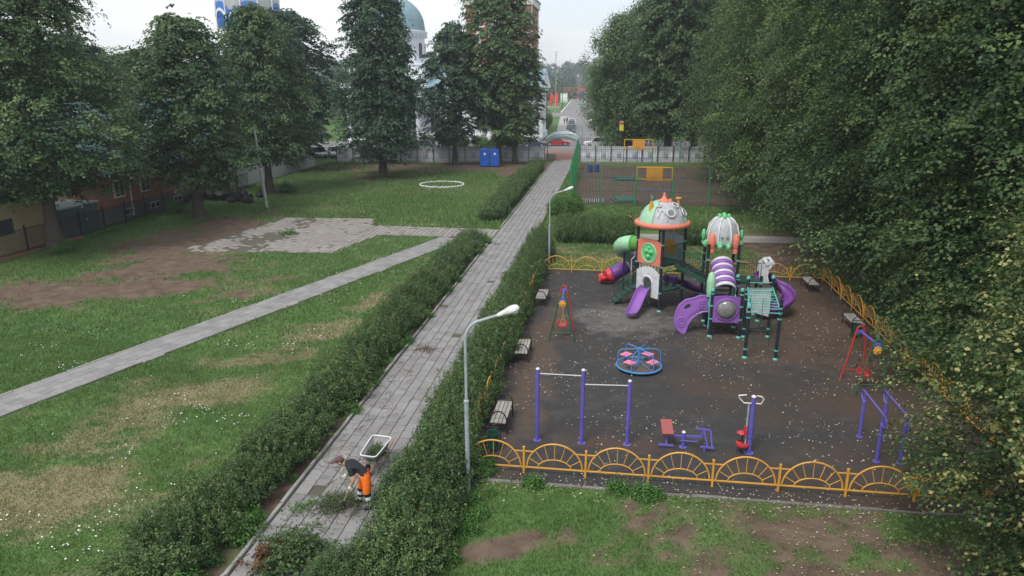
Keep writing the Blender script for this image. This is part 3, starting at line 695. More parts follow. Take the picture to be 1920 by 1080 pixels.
for a, b_, s, lb in [(-4.7, 45.2, 1.3, 'bright bush at the far end of the bench side hedge'), (-4.7, 47.9, 1.35, 'leafy bush in front of the clipped block hedge'), (-5.0, 38.2, 1.5, 'bright young growth in the bench side hedge by the far bench'), (-4.6, 24.0, 1.0, 'light green sapling in the hedge behind the lamp post'), (-3.45, 18.35, .75, 'bright leafy plant at the foot of the first fence arch'),
                     (-8.95, 14.6, .95, 'bright young bush at the kerb of the path end'), (-8.9, 48.6, 1.0, 'young bush at the corner of the hedge and the cross path'), (-9.2, 12.3, 1.0, 'low leafy bush at the near end of the left hedge'), (-35.8, 42.0, 1.2, 'dark leafy bush at the foot of the very large linden'), (-37.0, 56.5, 1.5, 'weedy bush under the house wall'), (-32.4, 68.5, 1.6, 'leafy bush beside the tall linden trunk')]:
    shrub(BR, 'leafy_bush', lb, a, b_, s)
pos = [(-8.75 + rnd.gauss(0, .12), rnd.uniform(14, 48)) for _ in range(46)] + [(rnd.uniform(-5.2, -3.0), rnd.uniform(14.2, 17.6)) for _ in range(26)] + [(-37.2 + rnd.gauss(0, .4), rnd.uniform(46, 64)) for _ in range(30)] + [(rnd.uniform(-3.5, 3), 17.8 + rnd.gauss(0, .08)) for _ in range(7)] + [(rnd.uniform(-9.6, -8.8), rnd.uniform(12.2, 15.4)) for _ in range(14)]
for a, b_ in pos: shrub(WEED, 'leafy_weed', 'small bright weed growing along the hedge foot, fence or kerb', a, b_, rnd.uniform(.4, .95), None, 'weeds along edges', 'weed')
# far bank of trees and clipped shrubs beyond the gate
for i, (a, b_) in enumerate([(-22, 122), (-19.5, 123), (-17, 124), (-14.6, 124.6)]): shrub(BR, 'clipped_bush', 'yellow green bush in front of the church', a, b_, 2.3, 2.2, 'bushes by the church')
for i in range(7): shrub(SHB[i % 2], 'clipped_shrub', 'dark upright shrub in the row beside the far pavement', -15.2 - i * .28, 150 + i * 6.5, .9, 2.0, 'row of shrubs beside the far pavement')
for i in range(8): shrub(SHB[i % 2], 'clipped_shrub', 'shrub planted in front of the church wall', -38 + i * 3.0, 122.5 + i * .25, 1.4, 1.3, 'shrubs before the church')
def hill_z(a, b): return 15 * sstep(530, 760, b) * (.8 + .4 * fbm(a, b, 120, 71, 2))
hx, hy = np.meshgrid(np.linspace(-700, 700, 60), np.linspace(520, 1500, 40)); hx, hy = hx.ravel(), hy.ravel(); ii = np.arange(59 * 39); jj = ii // 59 * 60 + ii % 59
pm('hill_green', (.055, .11, .045), .95, .3, .02, .3)
tag(inst(np_mesh('hill', np.stack([hx, hy, hill_z(hx, hy) - .3], 1), np.stack([jj, jj + 1, jj + 61, jj + 60], 1), ['hill_green']), 'hill'), 'low green hill on the horizon', 'hill', kind='structure')
def wood(name, label, n, lo, hi, hh, seed, mat='leaf_far', sz=1.3):
    rng = np.random.default_rng(seed); nl = 260
    C = np.stack([rng.uniform(lo[0], hi[0], n), rng.uniform(lo[1], hi[1], n), np.zeros(n)], 1)
    r = rng.uniform(.75, 1.3, n) * hh * .5; ci = np.repeat(np.arange(n), nl)
    d = rng.normal(size=(n * nl, 3)); d /= np.linalg.norm(d, axis=1, keepdims=True)
    P = C[ci] + d * (r[ci] * rng.uniform(.75, 1.05, n * nl))[:, None] * np.array([.8, .8, 1]); P[:, 2] += r[ci] * .85
    P[:, 2] = np.maximum(P[:, 2], .1) + hill_z(P[:, 0], P[:, 1])
    V, Fq = leaf_arrays(P, d + rng.normal(0, .4, d.shape) + np.array([0, 0, .5]), sz, rng)
    val = np.clip(.45 + rng.normal(0, .22, n)[ci] + rng.normal(0, .12, n * nl), 0, .94)
    return tag(inst(np_mesh(name, V, Fq, [mat], {'v': np.repeat(val, 4)}), name), label, 'wood', kind='stuff')
wood('far_wood', 'wooded hillside on the horizon beyond the street', 300, (-330, 540), (260, 900), 15, 5, sz=1.9)
wood('far_trees', 'green trees around the square at the far end of the street', 30, (-75, 330), (-31, 440), 11, 6, sz=1.2)
wood('far_trees', 'trees in front of the long red building', 7, (-52, 440), (-22, 452), 6, 16, sz=1.0)
wood('far_trees', 'trees right of the street at its far end', 22, (2, 270), (60, 520), 12, 8, sz=1.4)
wood('far_trees', 'trees left of the church and the painted tower', 60, (-190, 150), (-70, 260), 14, 9, sz=1.3)

# ------------------------------------------------------------------ sunburst fence round the play area
PW = 1.775
def arch_parts():
    ar_ = [(.80 * math.cos(t_), 0, .20 + .79 * math.sin(t_)) for t_ in np.linspace(0, PI, 25)]
    ou = MB(); ou.tube(ar_, .023, 7, cap=False); oum = ou.mesh('arch', 'yellow_paint', True)
    il = [(.48 * math.cos(t_), 0, .20 + .29 * math.sin(t_)) for t_ in np.linspace(0, PI, 15)]
    inn = MB().tube(il, .017, 6, cap=False).mesh('inner_arch', 'yellow_paint', True)
    sp_ = []
    for k in range(7):
        t_ = PI * (k + 1) / 8; sp_.append(MB().tube([(.46 * math.cos(t_), 0, .20 + .28 * math.sin(t_)), (.795 * math.cos(t_), 0, .20 + .785 * math.sin(t_))], .011, 5, cap=False).mesh('spoke', 'yellow_paint', True))
    br = MB().box((0, 0, .20), (PW - .05, .035, .035)).mesh('bottom_rail', 'yellow_paint')
    ur = MB().box((-PW / 2 + .16, 0, .71), (.28, .028, .028)).box((PW / 2 - .16, 0, .71), (.28, .028, .028)).mesh('top_rail', 'yellow_paint')
    po = MB().box((0, 0, .44), (.055, .055, .88)).box((0, 0, .89), (.065, .065, .018)).mesh('post', 'yellow_paint')
    return oum, inn, sp_, br, ur, po
AP = arch_parts()
def sun_fence(label, p0, p1, n):
    rz = math.atan2(p1[1] - p0[1], p1[0] - p0[0]); Ln = math.hypot(p1[0] - p0[0], p1[1] - p0[1]); st = Ln / n
    fz = thing('sunburst_fence', label, 'fence', (p0[0], p0[1], .02), rz)
    for k in range(n + 1):
        po = inst(AP[5], 'post', fz, (k * st, 0, -.05)); po.rotation_euler.y = random.gauss(0, .008)
        if k == n: break
        x = (k + .5) * st; s = st / PW
        a_ = inst(AP[0], 'arch', fz, (x, 0, random.gauss(0, .006)), 0, (s, 1, 1)); a_.rotation_euler.y = random.gauss(0, .006)
        inst(AP[1], 'inner_arch', a_)
        for m_ in AP[2]: inst(m_, 'spoke', a_)
        inst(AP[3], 'bottom_rail', fz, (x, 0, 0), 0, (s, 1, 1)); inst(AP[4], 'top_rail', fz, (x, 0, 0), 0, (s, 1, 1))
FL, FR, FF, FB = -4.03, 11.95, 18.5, 41.4
sun_fence('orange sunburst fence on the lawn side in front of the exercise machines', (FL, FF), (FR, FF), 9)
sun_fence('orange sunburst fence under the overhanging lindens', (FR, FF), (FR, FB), 13)
sun_fence('orange sunburst fence behind the play towers', (FL, FB), (FR, FB), 9)
sun_fence('orange sunburst fence buried in the hedge behind the benches', (FL, FF), (FL, FB), 13)

# ------------------------------------------------------------------ benches and bins
def bench_tree():
    t_ = thing('park_bench', '', 'bench'); Ln = 1.62
    for k in range(4):
        MB().box((-.195 + k * .13, 0, .455), (.108, Ln, .035)).build('slat', 'bench_wood', t_)
    for sg in (-1, 1):
        y = sg * (Ln / 2 - .12)
        pts = [(-.27, y, 0), (-.27, y, .45)] + [(.27 * math.cos(a_), y,   .47 + .33 * math.sin(a_)) for a_ in np.linspace(PI, 0, 11)] + [(.27, y, 0)]
        MB().tube(pts, .023, 7).build('arm_hoop', 'black_metal', t_, True)
        MB().beam((-.27, y, .42), (.27, y, .42), .04, .03).build('seat_bearer', 'black_metal', t_)
    return t_
b0 = bench_tree(); bt = [b0] + [copy_tree(b0) for _ in range(3)]
for t_, (x, y, rz), lb in zip(bt, [(-3.36, 21.45, 0), (-3.42, 27.6, .02), (-3.38, 35.2, -.02), (10.85, 39.75, .02)],
    ['grey slatted bench beside the green bin and the sunburst fence end', 'grey slatted bench opposite the pull up bars and the roundabout', 'grey slatted bench beside the small red and green swing', 'dark shaded slatted bench below the spiral slide under the lindens']):
    t_.location = (x, y, .02); t_.rotation_euler.z = rz; t_['label'] = lb; t_['group'] = 'park benches'
def bin_(label, x, y):
    t_ = thing('litter_bin', label, 'bin', (x, y, .02))
    MB().lathe([(.02, .12), (.14, .12), (.19, .62), (.20, .64), (.185, .64), (.14, .15), (.02, .14)], n=16).build('bucket', 'bin_green', t_, True)
    MB().tube([(-.23, 0, 0), (-.23, 0, .72), (-.18, 0, .8), (.18, 0, .8), (.23, 0, .72), (.23, 0, 0)], .016, 6).build('frame', 'black_metal', t_, True)
bin_('dark green litter bin between the bench and the first fence arch', -3.35, 19.65)
bin_('green litter bin behind the red swing frame', 10.9, 31.9)
t_ = bench_tree(); t_.location = (11.15, 33.2, .02); tag(t_, 'bench mostly hidden by leaves next to the far litter bin', 'bench', 'park benches')

# ------------------------------------------------------------------ lamp posts
def lamp(label, x, y, h, rz, s=1.0):
    t_ = thing('street_lamp', label, 'lamp', (x, y, 0), rz)
    MB().tube([(0, 0, -.1), (0, 0, h * .55)], .062 * s, 10).build('post', 'lamp_grey', t_, True)
    MB().lathe([(.05, 0), (.075, 0), (.075, .05), (.05, .08)], (0, 0, h * .55 - .05), 10).build('collar', 'lamp_grey', t_, True)
    pts = [(0, 0, h * .55), (0, 0, h - .55)] + [(.55 - .55 * math.cos(a_), 0, h - .55 + .55 * math.sin(a_)) for a_ in np.linspace(.15, 1.1, 8)] + [(.88, 0, h + .11)]
    MB().tube(pts, .040 * s, 9).build('arm', 'lamp_grey', t_, True)
    hd = MB(); st = Vector((.84, 0, h + .09)); d = Vector((.93, 0, .36)).normalized(); n_ = Vector((-.36, 0, .93)).normalized(); yv = Vector((0, 1, 0)); rows = []
    for f, wd, ht in ((0, .05, .05), (.10, .07, .075), (.22, .085, .085), (.25, .12, .10), (.38, .155, .12), (.50, .15, .115), (.58, .105, .08), (.61, .02, .02)):
        c_ = st + d * f; rows.append([c_ + yv * wd * math.cos(a_) + n_ * ht * math.sin(a_) * (1.0 if math.sin(a_) > 0 else .7) for a_ in np.linspace(0, 2 * PI, 15)])
    hd.grid(rows); hd.build('lamp_head', 'lamp_white', t_, True, ang=50)
    ln = MB(); ln.ball(st + d * .42 - n_ * .05, (.14, .11, .06), 12); ln.build('lens', 'lamp_clear', t_, True)
    return t_
lamp('tall grey street lamp standing in the hedge by the first fence arch', -3.66, 17.3, 5.05, R(12))
lamp('grey street lamp at the far left corner of the play area', -3.75, 43.2, 4.5, R(5))
lamp('grey street lamp just outside the gate by the court', -4.9, 110.5, 5.0, R(0))
lamp('short white lamp at the corner of the court fence', -4.75, 98.2, 3.9, R(190))

# ------------------------------------------------------------------ exercise machines
def post(t_, x, y, h, r=.062, mat='blue_paint', joint=None, cap='lamp_white'):
    o = MB().tube([(x, y, 0), (x, y, h)], r, 12).build('post', mat, t_, True)
    MB().lathe([(r * 1.02, 0), (r * .98, .025), (r * .6, .05), (.001, .058)], (x, y, h), 12).build('cap', cap, o, True)
    MB().lathe([(r * 2, 0), (r * 2, .015), (r, .02)], (x, y, 0), 12).build('base_plate', mat, o)
    if joint: MB().lathe([(r, -.02), (r * 1.22, -.02), (r * 1.22, .02), (r, .02)], (x, y, joint), 12).build('joint_ring', mat, o)
    return o
t_ = thing('pull_up_bars', 'blue pull up bars with three posts and two steel bars', 'exercise bars', (-.68, 20.52, .022))
post(t_, -1.40, 0, 2.42, joint=.9); post(t_, 0, 0, 2.46, joint=.9); post(t_, 1.42, .1, 2.14, joint=.9)
MB().tube([(-1.40, 0, 2.28), (0, 0, 2.28)], .02, 8).build('bar', 'steel', t_, True); MB().tube([(0, 0, 2.0), (1.42, .1, 2.0)], .02, 8).build('bar', 'steel', t_, True)
t_ = thing('exercise_bench', 'low blue exercise machine with a maroon padded seat', 'exercise machine', (2.46, 20.7, .022))
post(t_, 0, 0, .50, .06)
MB().beam((-.62, 0, .36), (.55, .05, .36), .05, .06).build('beam', 'blue_paint', t_)
MB().box((-.52, .05, .62), (.34, .62, .08), .08, R(20)).build('seat', 'maroon_seat', t_)
MB().beam((-.52, 0, .36), (-.52, .03, .6), .05, .05).beam((-.52, 0, .36), (-.52, -.1, .1), .05, .05).beam((-.75, -.1, .08), (-.3, -.1, .08), .06, .06).build('seat_support', 'blue_paint', t_)
q = MB(); q.beam((.5, .05, .36), (.62, .05, .62), .045, .045).beam((.35, .05, .64), (.8, .05, .60), .05, .05).beam((.6, .05, .6), (.72, -.2, .14), .04, .04).beam((.8, .05, .6), (.85, -.2, .14), .04, .04).beam((.5, -.2, .16), (.92, -.2, .14), .05, .05).beam((.62, -.2, .14), (.62, -.2, 0), .05, .05)
q.build('foot_lever', 'blue_paint', t_)
MB().tube([(-.1, -.08, .26), (.4, -.08, .26), (.45, .08, .26)], .018, 6).build('push_rod', 'blue_paint', t_)
t_ = thing('exercise_bike', 'blue post exercise machine with white handlebar and red seat', 'exercise machine', (4.42, 20.62, .022))
post(t_, 0, 0, 1.86, .075, joint=.55)
MB().tube([(-.04, -.02, 1.66), (-.28, -.02, 1.66), (-.44, -.05, 1.84), (-.46, -.05, 1.90), (-.22, -.03, 1.93)], .022, 7).tube([(.04, -.02, 1.66), (.22, -.02, 1.66), (.28, -.04, 1.82), (.22, -.05, 1.90), (.08, -.03, 1.92)], .022, 7).build('handlebar', 'lamp_white', t_, True)
MB().beam((-.13, 0, .3), (-.13, 0, 1.6), .04, .06).build('linkage', 'lamp_grey', t_)
MB().ball((-.24, 0, .66), (.16, .14, .05), 12).box((-.18, -.12, .80), (.06, .05, .3)).build('seat', 'red_plastic', t_, True)
MB().tube([(-.22, 0, .63), (-.22, 0, .4), (-.05, 0, .3)], .025, 7).build('seat_stem', 'black_metal', t_)
MB().lathe([(.02, -.03), (.2, -.03), (.2, .03), (.02, .03)], (0, 0, 0), 14).build('flywheel', 'red_paint', t_, True).location = (-.2, 0, .28)
MB().beam((-.28, -.14, .16), (-.08, -.14, .16), .05, .03).beam((-.32, .14, .34), (-.12, .14, .34), .05, .03).build('pedal', 'black_metal', t_)
t_ = thing('parallel_bars', 'blue parallel bars with looped ends near the fence', 'exercise bars', (8.45, 21.4, .022))
for x in (-.33, .33):
    post(t_, x, -.8, 1.22, .055, joint=.9, cap='blue_paint'); post(t_, x, .8, 1.22, .055, joint=.9, cap='blue_paint')
    MB().tube([(x, -.8, 1.2), (x, -.8, 1.5)], .03, 7).tube([(x, .8, 1.2), (x, .8, 1.5)], .03, 7).build('upright', 'blue_paint', t_, True)
    rl = [(x, .8 + .25, 1.25)] + [(x, .95 + .14 * math.cos(a_), 1.40 + .14 * math.sin(a_)) for a_ in np.linspace(-1.2, 1.57, 6)] + [(x, .5, 1.54), (x, -.6, 1.54), (x, -.9, 1.52)] + [(x, -.95 + .16 * math.cos(a_), 1.36 + .16 * math.sin(a_)) for a_ in np.linspace(1.7, 4.4, 8)] + [(x, -.8, 1.2)]
    MB().tube([(x, .8, 1.22)] + rl, .026, 7).build('rail', 'blue_paint', t_, True)

# ------------------------------------------------------------------ roundabout and swings
t_ = thing('roundabout', 'light blue roundabout with pink seats and a round deck', 'roundabout', (1.28, 27.0, .022))
MB().lathe([(.02, .10), (.84, .10), (.84, .14), (.02, .14)], n=32).build('deck', 'twig', t_)
MB().tube(arc((0, 0, .13), .88, 0, 2 * PI, 36, 'xy')[:-1], .035, 8, closed=True).build('rim', 'lightblue_paint', t_, True)
MB().lathe([(.30, 0), (.30, .03), (.1, .09), (.0, .09)], n=16).build('bearing', 'black_metal', t_)
MB().tube([(0, 0, .12), (0, 0, .86)], .055, 10).build('hub', 'lightblue_paint', t_, True)
for k in range(6):
    a_ = k * PI / 3 + .15; c_, s_ = math.cos(a_), math.sin(a_)
    MB().tube([(0, 0, .82), (.68 * c_, .68 * s_, .80), (.80 * c_, .80 * s_, .74), (.84 * c_, .84 * s_, .62), (.86 * c_, .86 * s_, .13)], .018, 7).tube([(0, 0, .30), (.8 * c_, .8 * s_, .15)], .012, 6).build('handrail', 'lightblue_paint', t_, True)
for k in range(4):
    a_ = k * PI / 2 + .95; c_, s_ = math.cos(a_), math.sin(a_)
    sgm = MB()
    for dr in (-.09, .09): sgm.box(((.62 + dr) * c_, (.62 + dr) * s_, .42), (.15, .42, .03), a_)
    so = sgm.build('seat', 'pink_plastic', t_)
    MB().tube([(.62 * c_ + .2 * s_, .62 * s_ - .2 * c_, .40), (.62 * c_ + .2 * s_, .62 * s_ - .2 * c_, .14)], .013, 6).tube([(.62 * c_ - .2 * s_, .62 * s_ + .2 * c_, .40), (.62 * c_ - .2 * s_, .62 * s_ + .2 * c_, .14)], .013, 6).build('seat_leg', 'lightblue_paint', so)
def swing(label, x, y, rz, flip=0, seatc='amber_plastic'):
    t_ = thing('swing', label, 'swing', (x, y, .022), rz); H = 2.12
    for yy, wd, mt in ((-.72, .56, 'darkgreen_paint'), (.72, .50, 'red_paint')):
        pts = [(-wd, yy, 0), (-.13, yy, H - .1)] + [(.13 * math.cos(a_), yy, H - .1 + .12 * math.sin(a_)) for a_ in np.linspace(PI * .85, PI * .15, 6)] + [(.13, yy, H - .1), (wd, yy, 0)]
        o = MB().tube(pts, .032, 8).build('side_frame', mt, t_, True)
        k_ = .40; MB().tube([(-wd * .82, yy, k_), (wd * .82, yy, k_)], .018, 7).build('cross_bar', mt, o, True)
        MB().beam((-.13, yy, H - .2), (.13, yy, H - .2), .04, .16).build('top_plate', 'blue_paint', o)
    MB().tube([(0, -.72, H - .17), (0, .72, H - .17)], .035, 8).build('top_bar', 'blue_paint', t_, True)
    fl = MB()
    for k in range(8): a_ = k * PI / 4; fl.ball((.12 * math.cos(a_), -.78, H - .38 + .12 * math.sin(a_)), (.05, .02, .05), 8)
    fl.ball((0, -.79, H - .38), (.09, .03, .09), 10); fl.build('flower_badge', 'amber_plastic', t_, True)
    for sg in (-1, 1): MB().tube([(0, sg * .22, H - .2), (0, sg * .2, .95), (-.1, sg * .2, .55)], .011, 5).tube([(0, sg * .2, .95), (.12, sg * .2, .55)], .011, 5).build('hanger', seatc, t_)
    MB().box((0, 0, .52), (.34, .46, .035)).build('seat', 'red_paint', t_)
    MB().tube([(-.17, -.22, .55), (-.17, -.22, .78), (-.17, .22, .78), (-.17, .22, .55)], .012, 6).tube([(.17, -.22, .55), (.17, -.22, .70), (.17, .22, .70), (.17, .22, .55)], .012, 6).build('seat_guard', 'red_paint', t_)
swing('small swing with red and green frames beside the slatted benches', -1.98, 30.3, .02)
swing('swing with red and green frames by the shaded right hand fence', 9.45, 26.3, .10, seatc='red_paint')

# ------------------------------------------------------------------ the big play structure
OX, OY = 4.0, 33.0
PS = thing('play_structure', 'large play structure with dome roof, purple slides, tunnel and climbing bars', 'play structure', (OX, OY, .022))
def pb(mb, name, mat, parent=None, smooth=False, ang=35, solid=0):
    return mb.build(name, mat, parent or PS, smooth, None if parent and parent is not PS else (-OX, -OY, 0), ang=ang, solid=solid)
def tpost(x, y, h, rings=(1.0, 2.2), cap=None, r=.070):
    o = pb(MB().tube([(x, y, 0), (x, y, h)], r, 12), 'post', 'post_navy', smooth=True)
    for z in rings: pb(MB().lathe([(r, -.03), (r * 1.25, -.03), (r * 1.25, .03), (r, .03)], (x, y, z), 12), 'collar', 'teal_plastic', o)
    pb(MB().lathe([(.11, 0), (.11, .03), (.075, .07), (r, .09)], (x, y, 0), 12), 'foot', 'teal_plastic', o, True)
    if cap: pb(MB().lathe([(r * 1.2, -.04), (r * 1.2, .02), (r * .9, .07), (.001, .10)], (x, y, h), 12), 'cap', 'teal_plastic', o, True)
    return o
def rail(p, q, h, name='railing', mat='rail_green', nb=None, r=.016):
    p, q = Vector(p), Vector(q); up = Vector((0, 0, 1)); m_ = MB(); L_ = (q - p).length; nb = nb or max(3, int(L_ / .105))
    m_.tube([p + up * h, q + up * h], r * 1.2, 7).tube([p + up * .06, q + up * .06], r * 1.2, 7)
    for k in range(nb + 1):
        c_ = p.lerp(q, k / nb); m_.tube([c_ + up * .06, c_ + up * h], r * .62, 5, cap=False)
    return pb(m_, name, mat, smooth=True)
def channel(pts, w_, wall, name, mat, sec=9, up=None, thick=.03):
    """open U shaped slide running through pts"""
    P = [Vector(x) for x in pts]; rows = []
    for i, c_ in enumerate(P):
        d = (P[min(i + 1, len(P) - 1)] - P[max(i - 1, 0)]).normalized(); s_ = d.cross(Vector((0, 0, 1))).normalized(); n_ = s_.cross(d).normalized()
        row = []
        for k in range(sec):
            u = -1 + 2 * k / (sec - 1); hgt = wall * max(0, abs(u) - .5) / .5
            row.append(c_ + s_ * (w_ / 2) * min(1, abs(u) * 1.25) * (1 if u > 0 else -1) + n_ * hgt)
        rows.append(row)
    return pb(MB().grid(rows), name, mat, smooth=True, ang=70, solid=thick)
def spline(ctrl, n=24):
    P = [Vector(x) for x in ctrl]; P = [P[0] * 2 - P[1]] + P + [P[-1] * 2 - P[-2]]; out = []
    for i in range(1, len(P) - 2):
        for k in range(n):
            t = k / n; a, b_, c_, d = P[i - 1], P[i], P[i + 1], P[i + 2]
            out.append(.5 * ((2 * b_) + (c_ - a) * t + (2 * a - 5 * b_ + 4 * c_ - d) * t * t + (3 * b_ - a - 3 * c_ + d) * t ** 3))
    return out + [P[-2]]
# tower one: diamond plan with the dome roof
TX, TY, TH = 2.47, 35.62, 1.14
F_, R_, B_, L_ = (TX, TY - TH), (TX + TH, TY), (TX, TY + TH), (TX - TH, TY)
for pxy in (F_, R_, B_, L_): tpost(*pxy, 4.12, (.95, 2.25, 3.35))
def deck(poly, z, name='platform', mat='rail_green', th=.09): return pb(MB().slab(poly, (0, 0, z - th), (1, 0, 0), (0, 1, 0), th), name, mat)
deck([F_, R_, B_, L_], 2.32); deck([F_, R_, B_, L_], 1.0)
rf = pb(MB().lathe([(1.19, 0), (1.16, .16), (1.06, .46), (.89, .74), (.65, .96), (.38, 1.10), (.12, 1.15), (.0, 1.15)], (TX, TY, 4.22), 40), 'dome_roof', 'grey_plastic', smooth=True, ang=60)
rim = [(TX + 1.25 * math.cos(a_), TY + 1.25 * math.sin(a_), 4.24) for a_ in np.linspace(0, 2 * PI, 41)[:-1]]
pb(MB().tube(rim, .125, 10, closed=True), 'rim', 'coral_plastic', rf, True)
domep = [(1.22, .02), (1.19, .17), (1.09, .47), (.92, .76), (.68, .985), (.40, 1.13)]
pb(MB().lathe(domep, (TX, TY, 4.22), 12, R(196), R(242)), 'mint_panel', 'mint_plastic', rf, True, 60, .03)
pb(MB().lathe(domep[:4], (TX, TY, 4.22), 8, R(-25), R(8)), 'mint_panel', 'mint_plastic', rf, True, 60, .03)
def on_dome(th, h):   # point and outward normal on the dome
    zz = np.interp(h, [0, 1], [0, PI / 2]); r_ = 1.19 * math.cos(zz); return Vector((TX + r_ * math.cos(th), TY + r_ * math.sin(th), 4.22 + 1.15 * math.sin(zz))), Vector((math.cos(zz) * math.cos(th), math.cos(zz) * math.sin(th), math.sin(zz)))
for th, h, r_ in ((R(-72), .38, .20), (R(-40), .62, .16), (R(-110), .62, .10), (R(-20), .35, .18)):
    c_, n_ = on_dome(th, h); x_, y_, _ = basis(n_)
    rg = pb(MB().tube([c_ + n_ * .03 + (x_ * math.cos(a_) + y_ * math.sin(a_)) * r_ for a_ in np.linspace(0, 2 * PI, 19)[:-1]], .035, 7, closed=True), 'porthole_ring', 'white_plastic', rf, True)
    pb(MB().tube([c_ - n_ * .02, c_ + n_ * .04], r_ * .95, 14), 'porthole_glass', 'bubble', rf)
for k in range(14):   # raised ribs and bolts moulded on the dome
    th = R(-150 + k * 22); h0 = .12 + .3 * ((k * 37) % 10) / 10; c0, n0 = on_dome(th, h0); c1_, n1 = on_dome(th + R(9), h0 + .22); c2_, n2_ = on_dome(th + R(20), h0 + .1)
    pb(MB().tube([c0 + n0 * .01, c1_ + n1 * .01, c2_ + n2_ * .01], .022, 6), 'moulded_rib', 'grey_plastic', rf, True)
pb(MB().lathe([(.34, -.06), (.30, .04), (.18, .10), (.08, .22), (.055, .40), (.0, .42)], (TX + .02, TY - .1, 5.32), 14), 'peak', 'coral_plastic', rf, True)
pb(MB().lathe([(.16, -.05), (.12, .05), (.05, .18), (.0, .2)], (TX + .30, TY - .2, 5.27), 12), 'peak', 'coral_plastic', rf, True)
pb(MB().lathe([(.11, 0), (.10, .3), (.065, .42), (.06, .48), (.0, .48)], (TX - .62, TY - .62, 4.90), 12), 'chimney', 'amber_plastic', rf, True)
pb(MB().tube([(TX - .62 + .04 * math.cos(k), TY - .62 + .04 * math.sin(k), 5.38 + k * .03) for k in range(10)], .02, 6), 'spring_antenna', 'teal_plastic', rf, True)
pb(MB().lathe([(.07, -.3), (.07, .22), (.15, .30), (.15, .36), (.0, .36)], (TX + .72, TY + .1, 5.12), 12), 'funnel', 'amber_plastic', rf, True)
def panel_between(p, q, z0, z1, name, mat, top=0.0, hole=None, th=.05, parent=None, inset=.06):
    p, q = Vector((p[0], p[1], 0)), Vector((q[0], q[1], 0)); u = (q - p).normalized(); L2 = (q - p).length; p = p + u * inset; L2 -= 2 * inset
    poly = [(0, z0), (L2, z0), (L2, z1)] + [(L2 * (1 - f), z1 + top * math.sin(PI * f)) for f in (.15, .3, .5, .7, .85)] + [(0, z1)]
    if hole:   # doorway cut from below: (centre, half width, spring height)
        c_, hw, zs = hole
        door = [(c_ - hw, z0)] + [(c_ + hw * math.cos(a_), zs + hw * math.sin(a_)) for a_ in np.linspace(PI, 0, 9)] + [(c_ + hw, z0)]
        poly = [(0, z0)] + door + [(L2, z0), (L2, z1)] + [(L2 * (1 - f), z1 + top * math.sin(PI * f)) for f in (.15, .3, .5, .7, .85)] + [(0, z1)]
    o = pb(MB().slab(poly, p, u, (0, 0, 1), th), name, mat, parent); return o, p, u, L2
def disc(o, c, u, n_, r_, name, mat, th=.05, ring=None):
    c, u, n_ = Vector(c), Vector(u), Vector(n_)
    pb(MB().tube([c, c + n_ * th], r_, 22), name, mat, o)
    if ring: pb(MB().tube([c + n_ * th + (u * math.cos(a_) + Vector((0, 0, 1)) * math.sin(a_)) * r_ for a_ in np.linspace(0, 2 * PI, 25)[:-1]], .035, 7, closed=True), 'ring', ring, o, True)
nLF = Vector((-1, -1, 0)).normalized()
o, p0, u0, L2 = panel_between(L_, F_, 2.25, 3.42, 'coral_panel', 'coral_plastic', .10)
cc = p0 + u0 * L2 / 2 + Vector((0, 0, 2.83)); disc(o, cc + nLF * .005, u0, nLF, .47, 'green_disc', 'green_plastic', .05, 'mint_plastic')
for dx, dz, rr in ((-.12, .1, .17), (.14, .06, .15), (0, -.16, .16), (-.02, .26, .09)): pb(MB().ball(cc + nLF * .05 + u0 * dx + Vector((0, 0, dz)), (rr, rr, rr * .8), 10), 'moulded_face', 'green_plastic', o, True)
for k in range(7): pb(MB().tube([p0 + u0 * (.15 + k * .2) + Vector((0, 0, 1.95)), p0 + u0 * (.15 + k * .2) + Vector((0, 0, 2.28))], .03, 6), 'baluster', 'grey_plastic')
o, p1, u1, L3 = panel_between(L_, F_, .62, 1.85, 'slide_entry_panel', 'white_plastic', .28, (.74, .27, 1.32), .06)
a0_ = p1 + u1 * .74
pb(MB().tube([a0_ + nLF * .04 + u1 * .33 * math.cos(a_) + Vector((0, 0, 1.32 + .33 * math.sin(a_))) for a_ in np.linspace(0, PI, 12)], .06, 8), 'entry_hood', 'white_plastic', o, True)
st = Vector((a0_.x, a0_.y, 1.0))
channel(spline([st + nLF * .05, st + Vector((-.25, -.35, -.12)), st + Vector((-.47, -.85, -.48)), st + Vector((-.62, -1.25, -.72)), st + Vector((-.74, -1.62, -.80)), st + Vector((-.80, -1.82, -.80))], 6), .58, .20, 'slide', 'purple_plastic')
pb(MB().lathe([(.02, 0), (.25, 0), (.29, .06), (.30, .16), (.27, .16), (.24, .05)], (st.x - .79, st.y - 1.80, .18), 12, R(200), R(335)), 'slide_lip', 'purple_plastic', smooth=True, solid=.02)
rail((F_[0] + .04, F_[1] + .04, 2.3), (R_[0] - .04, R_[1] - .04, 2.3), .95); rail((F_[0] + .04, F_[1] + .04, 1.0), (R_[0] - .04, R_[1] - .04, 1.0), .95, nb=5)
nBR = Vector((1, 1, 0)).normalized()
o, p2, u2, L4 = panel_between(B_, R_, 2.3, 3.55, 'amber_window_panel', 'grey_plastic', .12)
disc(o, p2 + u2 * L4 / 2 + Vector((0, 0, 2.92)) - nBR * .06, u2, -nBR, .42, 'amber_disc', 'amber_plastic', .05, 'grey_plastic')
for k in range(5): pb(MB().tube([p2 + u2 * (L4 / 2 - .28 + k * .14) + Vector((0, 0, 2.62)) - nBR * .12, p2 + u2 * (L4 / 2 - .28 + k * .14) + Vector((0, 0, 3.22)) - nBR * .12], .02, 6), 'bar', 'amber_plastic', o)
